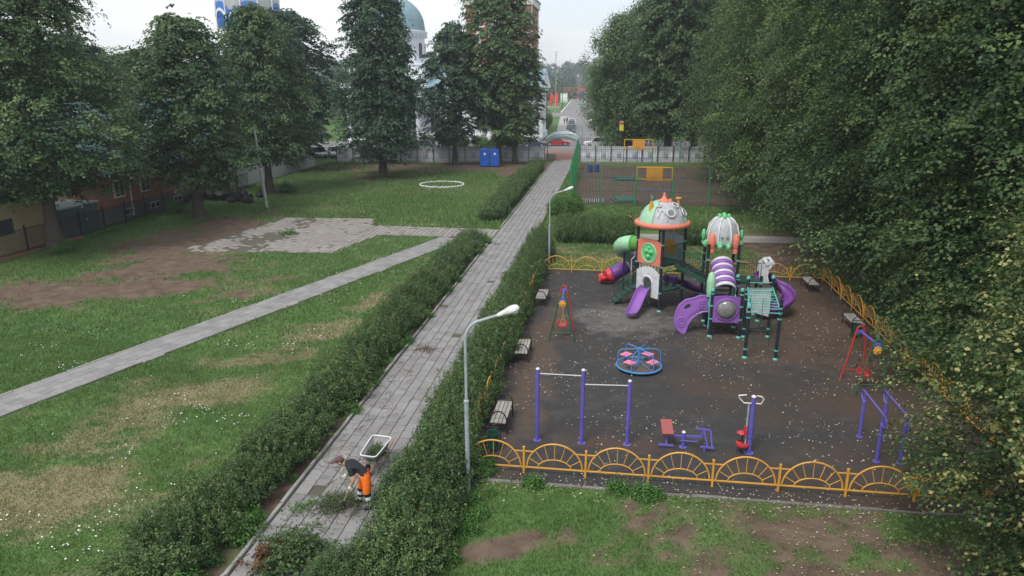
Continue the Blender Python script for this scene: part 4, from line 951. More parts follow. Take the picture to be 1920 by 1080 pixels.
channel(spline([(3.05, 36.2, 1.0), (3.6, 36.7, .85), (4.2, 37.2, .42), (4.7, 37.6, .2), (5.0, 37.85, .2)], 6), .62, .26, 'back_slide', 'deep_purple')
for sx in (-.28, .28): pb(MB().ball((3.05 + sx * .7, 36.15 - sx * .7, 1.25), (.16, .16, .22), 10), 'slide_shoulder', 'deep_purple', smooth=True)
# stair on the left of tower one
stp = MB()
for k in range(5):
    f = (k + .5) / 5; pb(MB().box((TX - TH - .05 - 1.05 * (1 - f), TY - .02 - .18 * (1 - f) + .22, .14 + .86 * f - .06), (.24, .70, .05), .17), 'step', 'rail_green')
for dy in (-.16, .58): rail((TX - TH - 1.12, TY - .22 + dy, .02), (TX - TH - .02, TY - .02 + dy, .98), .78)
pb(MB().tube([(TX - TH - .25, TY + .6, .9), (TX - TH - .25, TY + .6, 2.2), (TX - TH - .1, TY + .6, 2.35)], .022, 7), 'grab_pole', 'white_plastic', smooth=True)
# tube slide behind tower one
tp = spline([(1.95, 36.3, 2.85), (1.25, 36.95, 2.85), (.72, 37.35, 2.72), (.55, 38.0, 2.35), (1.15, 38.75, 1.75), (1.35, 39.05, 1.45), (.85, 39.3, .95), (.28, 39.32, .62), (-.1, 39.3, .42)], 5)
def seg(i0, i1, name, mat, r_=.38):
    return pb(MB().tube(tp[i0:i1 + 1], r_, 14, cap=False), name, mat, smooth=True, ang=60, solid=.03)
n_ = len(tp) - 1
seg(0, 6, 'tube_section', 'leafgreen_plastic'); seg(6, 16, 'tube_section', 'mint_plastic', .40); seg(16, 28, 'tube_section', 'grey_plastic'); seg(28, 36, 'tube_section', 'deep_purple', .39); seg(36, n_, 'tube_section', 'red_plastic', .40)
for i in (6, 16, 22, 28, 36):
    c_ = tp[i]; d = (tp[i + 1] - tp[i - 1]).normalized(); x_, y_, _ = basis(d)
    pb(MB().tube([c_ + (x_ * math.cos(a_) + y_ * math.sin(a_)) * .41 for a_ in np.linspace(0, 2 * PI, 19)[:-1]], .03, 6, closed=True), 'tube_flange', 'deep_purple' if i > 20 else 'green_plastic', smooth=True)
channel([(-.05, 39.3, .22), (-.3, 39.25, .16), (-.55, 39.2, .14)], .70, .34, 'tube_exit', 'red_plastic')
for i in (10, 22): pb(MB().tube([(tp[i].x, tp[i].y, 0), (tp[i].x, tp[i].y, tp[i].z - .38)], .045, 8), 'tube_support', 'post_navy', smooth=True)
# tower two
for x, y in ((4.47, 33.3), (5.83, 33.3), (4.47, 34.7), (5.83, 34.7)): tpost(x, y, 3.72, (.95, 1.85, 3.0))
deck([(4.4, 33.2), (5.9, 33.2), (5.9, 34.8), (4.4, 34.8)], 1.9)
r2 = pb(MB().lathe([(.80, 0), (.84, .18), (.82, .5), (.70, .86), (.48, 1.10), (.2, 1.22), (.0, 1.24)], (0, 0, 0), 32), 'canopy_roof', 'grey_plastic', smooth=True, ang=60)
r2.location = (5.15 - OX, 34.0 - OY, 3.68); r2.scale = (.86, .86, 1.0)
def r2p(mb, name, mat): return mb.build(name, mat, r2, True)
for k in range(4):
    a_ = R(45 + 90 * k); c_, s_ = math.cos(a_), math.sin(a_)
    r2p(MB().ball((.88 * c_, .88 * s_, .12), (.22, .22, .42), 12), 'corner_pod', 'coral_plastic'); r2p(MB().lathe([(.13, -.42), (.17, -.40), (.17, -.24), (.13, -.22)], (.88 * c_, .88 * s_, .02), 10), 'pod_foot', 'coral_plastic')
for k in range(8):
    a_ = R(22.5 + 45 * k); r2p(MB().tube([(r_ * math.cos(a_), r_ * math.sin(a_), z) for r_, z in ((.86, .1), (.86, .4), (.75, .84), (.5, 1.11), (.3, 1.2))], .05, 7), 'moulded_rib', 'white_plastic')
for k in range(4):
    a_ = R(-90 + 90 * k); c_, s_ = math.cos(a_), math.sin(a_)
    for sg in (-1, 1):
        r2p(MB().ball((.88 * c_ - sg * .22 * s_, .88 * s_ + sg * .22 * c_, -.02), (.17, .17, .19), 10), 'goggle', 'green_plastic'); r2p(MB().ball((.985 * c_ - sg * .22 * s_, .985 * s_ + sg * .22 * c_, -.02), (.09, .09, .10), 8), 'goggle_eye', 'mint_plastic')
        r2p(MB().ball((.87 * c_ - sg * .14 * s_, .87 * s_ + sg * .14 * c_, .38), (.05, .05, .06), 8), 'stud', 'bubble')
for a_ in (0, 90, 180, 270): r2p(MB().ball((.24 * math.cos(R(a_)), .24 * math.sin(R(a_)), 1.24), .13, 10), 'top_knob', 'green_plastic')
r2p(MB().ball((0, 0, 1.30), .13, 10), 'top_knob', 'green_plastic')
for sg in (-1, 1): r2p(MB().ball((sg * 1.0, .1, .34), (.12, .2, .28), 10), 'side_ear', 'green_plastic')
# bridge between the towers
deck([(3.62, 35.62), (4.42, 34.72), (4.42, 33.9), (3.2, 35.2)], 1.95, 'bridge_end', th=.06)
bd = MB()
for k in range(9):
    f = k / 8; c_ = Vector((3.45, 35.35, 2.30)).lerp(Vector((4.45, 34.05, 1.92)), f); bd.box(c_, (.17, .72, .05), R(-52))
pb(bd, 'bridge_deck', 'post_navy'); pb(MB().beam((3.62, 35.60, 2.22), (4.47, 34.65, 1.86), .06, .14).beam((3.15, 34.95, 2.24), (4.42, 33.45, 1.86), .06, .14), 'bridge_beam', 'rail_green')
rail((3.62, 35.60, 2.28), (4.47, 34.68, 1.92), .92); rail((3.10, 35.0, 2.28), (4.42, 33.42, 1.92), .92)
# stair with tunnel hoops down to tower three
for k in range(6):
    f = k / 5; pb(MB().box((5.15, 33.15 - 1.15 * f, 1.82 - .84 * f), (.74, .24, .06)), 'step', 'grey_plastic' if k % 2 else 'purple_plastic')
A0, A1 = Vector((5.15, 33.55, 2.78)), Vector((5.15, 32.05, 1.86)); dv = (A1 - A0).normalized(); up_ = Vector((1, 0, 0)).cross(dv).normalized(); up_ = up_ if up_.z > 0 else -up_
for k in range(9):
    rows = []
    rr = .47 + (.035 if k % 2 else 0)
    for f in (k / 9 - .004, (k + .35) / 9, (k + .7) / 9, (k + 1) / 9 + .004):
        c_ = A0.lerp(A1, f); bul = rr + (.025 if .2 < (f * 9 - k) < .8 else 0)
        rows.append([c_ + Vector((1, 0, 0)) * bul * math.cos(a_) + up_ * bul * math.sin(a_) for a_ in np.linspace(-.25, PI + .25, 17)])
    pb(MB().grid(rows), 'tunnel_hoop', 'purple_plastic' if k % 2 else 'white_plastic', smooth=True, ang=60, solid=.03)
for sg in (-1, 1): pb(MB().beam((5.15 + sg * .48, 33.3, 2.3), (5.15 + sg * .48, 31.9, 1.4), .05, .30), 'stair_cheek', 'teal_plastic')
# tower three with the bubble panel
for x, y, h in ((4.5, 31.15, 2.15), (5.75, 31.15, 2.2), (4.5, 32.55, 2.15), (5.75, 32.55, 2.45)): tpost(x, y, h, (.85, 1.45, 2.0), cap=True)
deck([(4.45, 31.1), (5.8, 31.1), (5.8, 32.6), (4.45, 32.6)], .95)
o, p3, u3, L5 = panel_between((4.5, 31.15), (5.75, 31.15), .70, 1.86, 'bubble_panel', 'purple_plastic', .07, th=.06)
cb = Vector((5.125, 31.12, 1.30))
pb(MB().ball(cb, (.44, .26, .44), 20), 'bubble_window', 'bubble', o, True)
pb(MB().tube([cb + Vector((.47 * math.cos(a_), -.04, .47 * math.sin(a_))) for a_ in np.linspace(0, 2 * PI, 29)[:-1]], .05, 8, closed=True), 'bubble_ring', 'purple_plastic', o, True)
pb(MB().lathe([(.16, 0), (.19, .25), (.2, .7), (.14, 1.0), (.06, 1.1), (0, 1.1)], (4.46, 31.55, 1.75), 14), 'side_pod', 'mint_plastic', smooth=True)
pb(MB().tube([(4.42, 31.2, .35), (4.42, 31.2, 2.0), (4.42, 31.5, 2.05), (4.42, 31.5, 1.2)], .03, 7), 'grab_rail', 'teal_plastic', smooth=True)
pb(MB().tube([(5.85, 31.0, 2.05), (6.1, 31.0, 2.05), (6.1, 31.0, 1.0)], .025, 7).tube([(5.85, 32.5, 2.3), (5.55, 32.5, 2.3), (5.5, 32.5, 1.5)], .025, 7), 'grab_rail', 'teal_plastic', smooth=True)
# car shaped climbing wall
prof_o = [(4.48, 1.62), (4.25, 1.72), (4.0, 1.70), (3.82, 1.60), (3.62, 1.55), (3.42, 1.50), (3.18, 1.28), (3.05, 1.0), (2.98, .66), (3.02, .38), (3.12, .18), (3.28, .05), (3.42, .02), (3.47, .12), (3.55, .42), (3.72, .70), (3.95, .90), (4.2, 1.02), (4.48, 1.05)]
hole_ = [(3.32, 1.12), (3.42, 1.30), (3.60, 1.38), (3.66, 1.26), (3.52, 1.14)]
poly_ = [(x, z) for x, z in prof_o[:7]] + [hole_[0]] + hole_[1:] + [hole_[0]] + [(x, z) for x, z in prof_o[6:]]
cw = pb(MB().slab(poly_, (0, 31.42, 0), (1, 0, 0), (0, .18, .98), .10), 'car_climbing_wall', 'purple_plastic')
pb(MB().tube([(x, 31.42 + .18 * z - .06, z) for x, z in prof_o], .06, 8, closed=True), 'moulded_edge', 'purple_plastic', cw, True)
for cx, cz in ((3.27, .52), (4.18, 1.32)):
    for rr in (.10, .20): pb(MB().tube([(cx + rr * math.cos(a_), 31.31 + .18 * (cz + rr * math.sin(a_)), cz + rr * math.sin(a_)) for a_ in np.linspace(0, 2 * PI, 19)[:-1]], .032, 7, closed=True), 'wheel_ring', 'purple_plastic', cw, True)
for k in range(5):
    f = k / 4; pb(MB().tube([(3.52 + .6 * f, 31.30 + .14, .75 + .42 * f), (3.62 + .55 * f, 31.30 + .2, .98 + .40 * f)], .03, 6), 'moulded_rib', 'purple_plastic', cw, True)
pb(MB().tube([(3.25, 32.0, .02), (3.3, 32.0, .9), (3.9, 32.0, 1.3), (4.5, 32.0, 1.1)], .03, 7), 'wall_brace', 'post_navy', smooth=True)
# climbing bars at the front right
for x, y, h, cp in ((5.62, 28.72, 2.25, True), (6.83, 28.68, 2.55, False), (7.05, 31.45, 2.75, True), (5.98, 31.3, 2.72, True)): tpost(x, y, h, (.40, 1.75, 2.0, 2.2), cap=cp)
rl_ = MB(); rl_.tube([(5.62, 28.72, 2.12), (5.98, 31.3, 2.32)], .026, 7).tube([(6.83, 28.68, 2.12), (7.05, 31.45, 2.32)], .026, 7); pb(rl_, 'ladder_rail', 'teal_plastic', smooth=True)
for k in range(9):
    f = (k + .3) / 9; pb(MB().tube([Vector((5.62, 28.72, 2.12)).lerp(Vector((5.98, 31.3, 2.32)), f), Vector((6.83, 28.68, 2.12)).lerp(Vector((7.05, 31.45, 2.32)), f)], .019, 6), 'rung', 'teal_plastic', smooth=True)
pb(MB().tube([(5.62, 28.72, 1.98), (6.83, 28.68, 1.98)], .022, 7).tube([(5.98, 31.3, 2.16), (7.05, 31.45, 2.16)], .022, 7).tube([(5.98, 31.3, 2.5), (7.05, 31.45, 2.5)], .022, 7), 'tie_bar', 'teal_plastic', smooth=True)
wl = [(6.02, 2.2), (6.98, 2.2), (7.0, 1.25), (6.96, .98), (6.7, 1.06), (6.4, 1.14), (6.1, 1.16), (6.0, 1.15)]
cw2 = pb(MB().slab(wl, (0, 31.28, 0), (1, .12, 0), (0, 0, 1), .06), 'white_climbing_wall', 'white_plastic'); cw2.location.y -= .72
sp_ = [(6.55 + (.05 + .025 * k) * math.cos(k * .7), 31.26 + .12 * 6.55 , 1.5 + (.05 + .025 * k) * math.sin(k * .7)) for k in range(11)]
pb(MB().tube(sp_, .022, 6), 'spiral_relief', 'grey_plastic', cw2, True)
q = MB(); q.tube([(6.83, 28.75, 1.62), (6.62, 28.8, 1.6), (6.55, 28.85, 1.5), (6.55, 28.9, .45), (6.62, 28.85, .38), (6.83, 28.75, .38)], .016, 6).tube([(5.62, 28.75, .40), (5.85, 28.8, .42), (5.9, 28.85, .55), (5.9, 28.9, 1.9)], .016, 6)
for z in (.55, .85, 1.15): q.tube([(5.9, 28.9, z), (6.55, 28.9, z)], .014, 6)
q.tube([(6.05, 30.9, .5), (6.05, 30.9, 1.9)], .016, 6).tube([(6.6, 30.9, .5), (6.6, 30.9, 1.9)], .016, 6).tube([(6.05, 30.9, .6), (6.6, 30.9, .6)], .014, 6).tube([(6.05, 30.9, 1.0), (6.6, 30.9, 1.0)], .014, 6)
pb(q, 'climbing_ladder', 'rail_green', smooth=True)
# walkway and spiral slide on the right
deck([(5.9, 33.55), (7.0, 33.7), (7.0, 34.6), (5.9, 34.45)], 1.9)
rail((5.92, 33.5, 1.9), (6.95, 33.65, 1.9), .92); rail((5.92, 34.5, 1.9), (6.95, 34.6, 1.9), .92)
hd = MB()
for y in (33.72, 34.62):
    hd.slab([(6.95, 1.85), (7.40, 1.85), (7.30, 2.2), (7.32, 2.5), (7.55, 2.75), (7.50, 2.92), (7.22, 2.86), (7.0, 2.66)], (0, y, 0), (1, 0, 0), (0, 0, 1), -.06)
hd.tube([(7.2, 33.66, 2.80), (7.25, 34.62, 2.80)], .09, 9).tube([(7.46, 33.66, 2.84), (7.48, 34.62, 2.84)], .08, 9)
pb(hd, 'slide_hood', 'white_plastic')
cx, cy, rr = 7.95, 34.85, .62
hp = [(6.98, 34.15, 1.88), (7.2, 34.3, 1.86)] + [(cx + rr * math.cos(a_), cy + rr * math.sin(a_), 1.80 - 1.52 * k / 22) for k, a_ in enumerate(np.linspace(R(192), R(-95), 23))] + [(cx - .45, cy - .75, .22), (cx - .75, cy - .85, .2)]
channel(hp, .62, .36, 'spiral_slide', 'deep_purple', 11)
tpost(cx, cy, 1.6, (1.0,)); tpost(7.0, 33.66, 2.2, (1.0, 1.85)); tpost(7.0, 34.64, 2.2, (1.0, 1.85))

# ------------------------------------------------------------------ ball court
def wire_bay(t_, p, q, h, step=.13, rows=(0.05, 1.25, 2.5)):
    p, q = Vector(p), Vector(q); L_ = (q - p).length; m_ = MB(); n = int(L_ / step); u = (q - p).normalized(); w_ = Vector((-u.y, u.x, 0)) * .009; r_ = u * .011
    for k in range(1, n):
        c_ = p.lerp(q, k / n)
        m_.add([c_ - r_ + Vector((0, 0, .06)), c_ + w_ + Vector((0, 0, .06)), c_ + r_ + Vector((0, 0, .06)), c_ - r_ + Vector((0, 0, h)), c_ + w_ + Vector((0, 0, h)), c_ + r_ + Vector((0, 0, h))], [(0, 1, 4, 3), (1, 2, 5, 4), (2, 0, 3, 5)])
    for z in rows + (h,): m_.beam(p + Vector((0, 0, z)), q + Vector((0, 0, z)), .02, .02)
    return tag(m_.build('mesh_panel', 'court_wire', t_), kind='stuff')
def court_fence(label, pts, h, pr=.05, step=.13, mat='court_green', rows=(.05, 1.25, 2.5)):
    t_ = thing('court_fence', label, 'fence', (pts[0][0], pts[0][1], 0)); o_ = Vector((pts[0][0], pts[0][1], 0))
    for k, pxy in enumerate(pts):
        c_ = Vector((pxy[0], pxy[1], 0)) - o_; MB().box(c_ + Vector((0, 0, h / 2)), (pr * 2, pr * 2, h + .06)).build('post', mat, t_)
        if k: wire_bay(t_, Vector((pts[k - 1][0], pts[k - 1][1], 0)) - o_, c_, h, step, rows)
    return t_
court_fence('green mesh fence on the near side of the ball court', [(-3.85, 66.0), (-1.1, 66.1), (2.0, 66.2), (5.3, 66.35), (8.55, 66.5), (11.6, 66.6), (14.2, 66.7)], 3.35)
court_fence('green mesh fence along the left side of the ball court', [(-3.85 - k * .085, 66.0 + k * 2.9) for k in range(11)], 3.6, .085, .4)
court_fence('green mesh fence at the far end of the ball court', [(-4.7, 97.0), (-1.2, 97.1), (3.0, 97.2), (8.5, 97.3), (13.8, 97.4)], 3.6, .05, .25)
def goal(label, x, y, w_, h, bw_):
    t_ = thing('basketball_goal', label, 'goal', (x, y, .016))
    for sg in (-1, 1): MB().box((sg * w_ / 2, 0, h / 2), (.10, .10, h)).build('post', 'court_green', t_)
    fr = MB()
    for z in (h - .05, h - 1.15): fr.box((0, -.06, z), (w_, .08, .10))
    for sg in (-1, 1): fr.box((sg * (w_ / 2 - .02), -.06, h - .6), (.10, .08, 1.0))
    fr.build('frame', 'yellow_paint', t_)
    bdm = MB().box((0, -.12, h - .62), (bw_, .05, 1.28)).build('backboard', 'amber_plastic', t_)
    for k in range(6): MB().box((-bw_ / 2 + bw_ * (k + .5) / 6, -.155, h - .62), (.05, .02, 1.22)).build('board_slat', 'yellow_paint', bdm)
    MB().tube(arc((0, -.45, h - 1.0), .23, 0, 2 * PI, 18, 'xy')[:-1], .014, 6, closed=True).build('hoop', 'sign_red', t_, True)
    MB().tube([(-w_ / 2, 0, 1.3), (w_ / 2, 0, 1.3)], .04, 7).build('crossbar', 'blue_paint', t_)
goal('near yellow framed basketball goal on green posts by the mesh fence', 3.66, 66.85, 3.2, 3.45, 1.45)
goal('far yellow framed basketball goal at the white fence end', 3.0, 94.6, 3.6, 3.75, 1.5)
for (x, y, w_, d_, lb) in ((1.0, 68.8, 2.1, 2.6, 'dark green stacked mesh panel lying on the near side of the court'), (1.6, 84.0, 3.6, 2.4, 'dark green mesh panel lying on the far side of the court')):
    t_ = thing('loose_panel', lb, 'panel', (x, y, .02), .2); MB().box((0, 0, .06), (w_, d_, .06)).build('sheet', 'mat_green', t_); MB().box((.2, .1, .16), (w_ * .9, d_ * .8, .05), .12, .04).build('upper_sheet', 'mat_green', t_)
t_ = thing('loose_panel', 'grey grating leaning at the foot of the near court fence', 'panel', (-2.2, 67.2, .02))
for k in range(14): MB().box((-1.3 + k * .2, 0, .18), (.05, .9, .03), 0, .25).build('grating_bar', 'lamp_grey', t_)
def barrel(label, x, y):
    t_ = thing('blue_barrel', label, 'barrel', (x, y, .02)); MB().lathe([(0, 0), (.29, 0), (.29, .3), (.31, .32), (.29, .34), (.29, .6), (.31, .62), (.29, .64), (.29, .92), (.27, .94), (0, .94)], n=16).build('body', 'barrel_blue', t_, True)
    MB().lathe([(.05, .94), (.05, .98), (0, .98)], (.14, 0, 0), 8).build('bung', 'barrel_blue', t_)
barrel('dark blue barrel inside the court, next to the side fence', -2.9, 90.2); barrel('dark blue barrel inside the court, farther from the side fence', -2.1, 90.4)

# ------------------------------------------------------------------ white fence at the back, toilets, gate
def white_fence(label, p0, p1, n):
    p0, p1 = Vector((*p0, 0)), Vector((*p1, 0)); rz = math.atan2(p1.y - p0.y, p1.x - p0.x); L_ = (p1 - p0).length; st = L_ / n
    t_ = thing('white_fence', label, 'fence', p0, rz)
    sh = MB()  # corrugated white sheet
    rows = [[], []]; k = 0; x = 0
    while x <= st: 
        for r_, z in ((0, .14), (1, 2.15)): rows[r_].append((x, .08 + (.02 if k % 2 else -.02), z))
        x += .11; k += 1
    sh.grid(rows); shm = sh.mesh('white_sheet', 'sheet_white')
    bars = MB()
    for k in range(1, int(st / .20)): bars.box((k * .20, -.02, 1.12), (.012, .012, 2.0))
    for z in (.3, .62, 1.72, 2.0): bars.box((st / 2, -.05, z), (st, .03, .035))
    for sx in (-.24, .24): bars.box((st / 2 + sx, -.08, 1.05), (.03, .03, .9))
    for z in (.7, .85, 1.0, 1.15, 1.3): bars.box((st / 2 + .04, -.08, z), (.34, .03, .03))
    bm = bars.mesh('picket_grille', 'fence_dark'); pmh = MB().box((0, -.06, 1.12), (.09, .09, 2.3)).mesh('post', 'fence_dark'); bs = MB().box((st / 2, .02, .04), (st, .22, .2)).mesh('footing', 'concrete')
    for k in range(n + 1):
        inst(pmh, 'post', t_, (k * st, 0, 0))
        if k < n:
            inst(shm, 'white_sheet', t_, (k * st, 0, random.gauss(0, .02))); tag(inst(bm, 'picket_grille', t_, (k * st, 0, 0)), kind='stuff'); inst(bs, 'footing', t_, (k * st, 0, 0))
white_fence('long white sheeted picket fence left of the arched gate', (-38.0, 96.4), (-9.6, 101.0), 13)
white_fence('white sheeted picket fence between the gate and the court lindens', (-4.75, 101.6), (14.5, 103.9), 9)
def toilet(label, x, y):
    t_ = thing('portable_toilet', label, 'toilet', (x, y, 0), R(9))
    MB().b2((-.55, -.55, .1), (.55, .55, 2.1)).build('cabin', 'toilet_blue', t_)
    MB().slab([(-.6, 2.1), (.6, 2.1), (.58, 2.2), (.3, 2.33), (-.3, 2.33), (-.58, 2.2)], (0, .6, 0), (1, 0, 0), (0, 0, 1), 1.2).build('roof', 'toilet_blue', t_)
    d = MB().box((0, -.57, 1.1), (.84, .05, 1.86)).build('door', 'toilet_blue', t_)
    for z in (.55, 1.4): MB().box((0, -.605, z), (.62, .02, .6)).build('door_panel', 'toilet_blue', d)
    MB().box((.05, -.62, 1.72), (.24, .012, .26)).build('notice', 'sign_white', d); MB().box((.34, -.62, 1.1), (.05, .05, .14)).build('handle', 'black_metal', d)
    for sx in (-.52, .52): MB().box((sx, -.57, 1.1), (.09, .09, 2.0)).build('corner_post', 'toilet_blue', t_)
    MB().b2((-.58, -.58, 0), (.58, .58, .1)).build('skid', 'boot_black', t_); MB().tube([(-.35, .3, 2.2), (-.35, .3, 2.5)], .05, 8).build('vent_pipe', 'toilet_blue', t_)
toilet('blue portable toilet, the one nearer the dark rounded tree', -16.95, 94.5); toilet('blue portable toilet, the one nearer the gate', -15.65, 94.7)
t_ = thing('arched_gate', 'arched grey translucent canopy over the park gate', 'gate', (-7.25, 104.2, 0), R(5))
for sx in (-2.25, 2.25): MB().tube([(sx, 0, 0), (sx, 0, 2.65)], .06, 8).tube([(sx, .9, 0), (sx, .9, 2.65)], .06, 8).build('gate_post', 'arch_frame', t_, True)
rw = [[(2.75 * math.sin(a_), y, 2.15 + 2.75 * math.cos(a_) * .62 + dz) for a_ in np.linspace(-1.12, 1.12, 22)] for y, dz in ((-.35, -.78), (-.3, -.2), (.1, .12), (.9, .2))]
MB().grid(rw).build('canopy_sheet', 'arch_panel', t_, True, ang=60, solid=.03)
for r_ in (0, 3): MB().tube([(x, y - .01, z) for x, y, z in rw[r_]], .05, 7).build('arch_rim', 'arch_frame', t_, True)
MB().tube([(x, y - .01, z) for x, y, z in rw[1]], .035, 7).build('arch_rim', 'arch_frame', t_, True)
t_ = thing('concrete_block', 'pale concrete block lying beside the open gate', 'block', (-9.0, 104.6, 0)); MB().slab([(-.7, 0), (.7, 0), (.7, .62), (.55, .75), (-.7, .75)], (0, .3, 0), (1, 0, 0), (0, 0, 1), .5).build('body', 'kerbstone', t_); MB().box((0, -.02, .78), (1.0, .3, .06)).build('lip', 'kerbstone', t_)
# ring of white tyres on the lawn
t_ = thing('tyre_ring', 'white ring of half buried tyres on the back lawn', 'flower bed edging', (-18.4, 76.3, 0))
tm = MB().tube([(x, 0, z) for x, _, z in arc((0, 0, .02), .20, 0, PI, 10)], .07, 7).mesh('tyre', 'tire_white', True)
for k in range(38):
    a_ = k * 2 * PI / 38; inst(tm, 'tyre', t_, (2.35 * math.cos(a_), 2.35 * math.sin(a_), random.gauss(-.05, .015)), a_ + PI / 2)
# concrete pole, rubbish heap
t_ = thing('utility_pole', 'leaning grey concrete pole beside the worn paved square', 'pole', (-30.6, 60.2, 0)); t_.rotation_euler.y = R(-4.0)
MB().tube([(0, 0, -.2), (0, 0, 7.3)], [.15, .09], 10).build('shaft', 'pole_concrete', t_, True); MB().box((.06, -.1, 5.0), (.25, .2, .3)).build('junction_box', 'lamp_white', t_); MB().tube([(-.2, 0, 6.9), (.2, 0, 6.9)], .03, 6).build('bracket', 'black_metal', t_)
for k in range(24):
    x = -35.9 + rnd.gauss(0, 1.5); y = 63.6 + rnd.gauss(0, .8); q = MB().ball((0, 0, .3), (rnd.uniform(.4, .7), rnd.uniform(.35, .6), rnd.uniform(.25, .45)), 9)
    q.v = [(a + rnd.gauss(0, .06), b_ + rnd.gauss(0, .06), max(c_ + rnd.gauss(0, .06), 0)) for a, b_, c_ in q.v]; q.tube([(0, 0, .62), (.05, 0, .8)], [.05, .09], 6)
    tag(q.build('rubbish_bag', 'black_bag', None, True, (x, y, rnd.choice((0, 0, .35)))), 'black rubbish bag in the heap under the linden by the fence', 'rubbish bag', 'heap of black rubbish bags')
# ------------------------------------------------------------------ left picket fence, shed, cabin, house
pk = MB()
for k in range(1, 20): pk.box((0, k * .125, .95), (.018, .018, 1.5))
for z in (.3, 1.62): pk.box((0, 1.25, z), (.03, 2.5, .035))
pkm = pk.mesh('picket_panel', 'fence_dark'); ppm = MB().box((0, 0, .95), (.09, .09, 1.9)).mesh('post', 'fence_dark'); pft = MB().box((0, 1.25, .06), (.22, 2.5, .2)).mesh('footing', 'brick_red')
t_ = thing('picket_fence', 'dark metal picket fence along the shed and the house', 'fence', (-38.1, 34.0, 0))
for k in range(15):
    inst(ppm, 'post', t_, (0, k * 2.5, 0)); inst(pft, 'footing', t_, (0, k * 2.5, 0)) if k < 5 else None
    tag(inst(pkm, 'picket_panel', t_, (0, k * 2.5, 0)), kind='stuff')
t_ = thing('yellow_shed', 'ochre rendered shed behind the picket fence', 'shed', (-42, 40, 0))
MB().b2((-3, -5.0, 0), (3, 5.4, 3.4)).build('wall', 'house_yellow', t_); MB().slab([(-3.3, 3.4), (3.3, 3.4), (0, 4.6)], (0, 5.7, 0), (1, 0, 0), (0, 0, 1), 11).build('roof', 'roof_green', t_)
for y in (-3, 1): MB().box((3.02, y, 1.8), (.06, 1.2, 1.0)).build('window', 'glass_dark', t_)
MB().box((3.05, 4.6, 1.7), (.1, .5, 3.4)).build('corner_pier', 'house_yellow', t_)
t_ = thing('grey_cabin', 'low blue grey metal cabin behind the picket fence', 'cabin', (-40.2, 47.6, 0))
MB().b2((-1.3, -1.9, 0), (1.3, 1.9, 2.1)).build('wall', 'cabin_grey', t_); MB().b2((-1.45, -2.05, 2.1), (1.45, 2.05, 2.2)).build('roof', 'lamp_grey', t_)
d = MB().box((1.32, .9, 1.0), (.06, .9, 1.8)).build('door', 'cabin_grey', t_); MB().box((1.37, .6, 1.0), (.05, .05, .16)).build('handle', 'steel', d); MB().ball((1.42, .2, 2.0), .09, 8).build('lamp', 'lamp_white', t_, True)
t_ = thing('brick_house', 'brick house with a green metal roof and a skylight', 'house', (-45.0, 60.0, 0))
MB().b2((-5, -9.8, 0), (5.6, 10, 1.15)).build('plinth', 'house_plinth', t_); MB().b2((-4.95, -9.75, 1.15), (5.5, 9.95, 3.9)).build('wall', 'house_brick', t_)
MB().slab([(-5.8, 3.85), (6.2, 3.85), (6.2, 4.0), (.3, 9.2), (-5.8, 4.0)], (0, 10.6, 0), (1, 0, 0), (0, 0, 1), 21).build('roof', 'roof_green', t_)
sl = Vector((6.2 - .3, 0, 4.0 - 9.2)).normalized(); nn = Vector((-sl.z, 0, sl.x)); 
for k in range(15):
    c0 = Vector((.3, 0, 9.2)) + sl * (.3 + k * .52) + nn * .03; MB().beam(c0 + Vector((0, -10.35, 0)), c0 + Vector((0, 10.5, 0)), .05, .04).build('roof_seam', 'roof_green', t_)
for y in (-4.2, 2.0):
    c0 = Vector((.3, y, 9.2)) + sl * 3.9 + nn * .08; sk = MB(); x_ = sl; sk.slab([(-.75, -.5), (.75, -.5), (.75, .5), (-.75, .5)], c0, sl, (0, 1, 0), -.12); fr_ = sk.build('skylight', 'lamp_grey', t_); MB().slab([(-.62, -.38), (.62, -.38), (.62, .38), (-.62, .38)], c0 - sl.cross(Vector((0, 1, 0))) * .0 + nn * .10, sl, (0, 1, 0), -.03).build('skylight_glass', 'arch_panel', fr_)
for y in (-7, -3.6, -.2, 3.2, 6.6):
    wnd = MB().box((5.53, y, 2.6), (.10, 1.3, 1.4)).build('window', 'sign_white', t_); MB().box((5.59, y - .3, 2.6), (.04, .5, 1.2)).box((5.59, y + .3, 2.6), (.04, .5, 1.2)).build('pane', 'glass_dark', wnd)
    wnd = MB().box((5.63, y + .8, .62), (.08, 1.2, .55)).build('basement_window', 'sign_white', t_); MB().box((5.68, y + .5, .62), (.04, .46, .42)).box((5.68, y + 1.1, .62), (.04, .46, .42)).build('pane', 'glass_dark', wnd)
MB().tube([(5.75, -5.9, .2), (5.75, -5.9, 3.8)], .07, 8).build('downpipe', 'lamp_white', t_, True)
t_ = thing('low_wall', 'pale plastered wall behind the rubbish heap', 'wall', (-39.5, 78.0, 0)); MB().b2((-.15, -6.5, 0), (.15, 14, 2.0)).build('panel', 'tower_grey', t_); MB().b2((-.25, -6.6, 2.0), (.25, 14.1, 2.12)).build('coping', 'roof_green', t_)

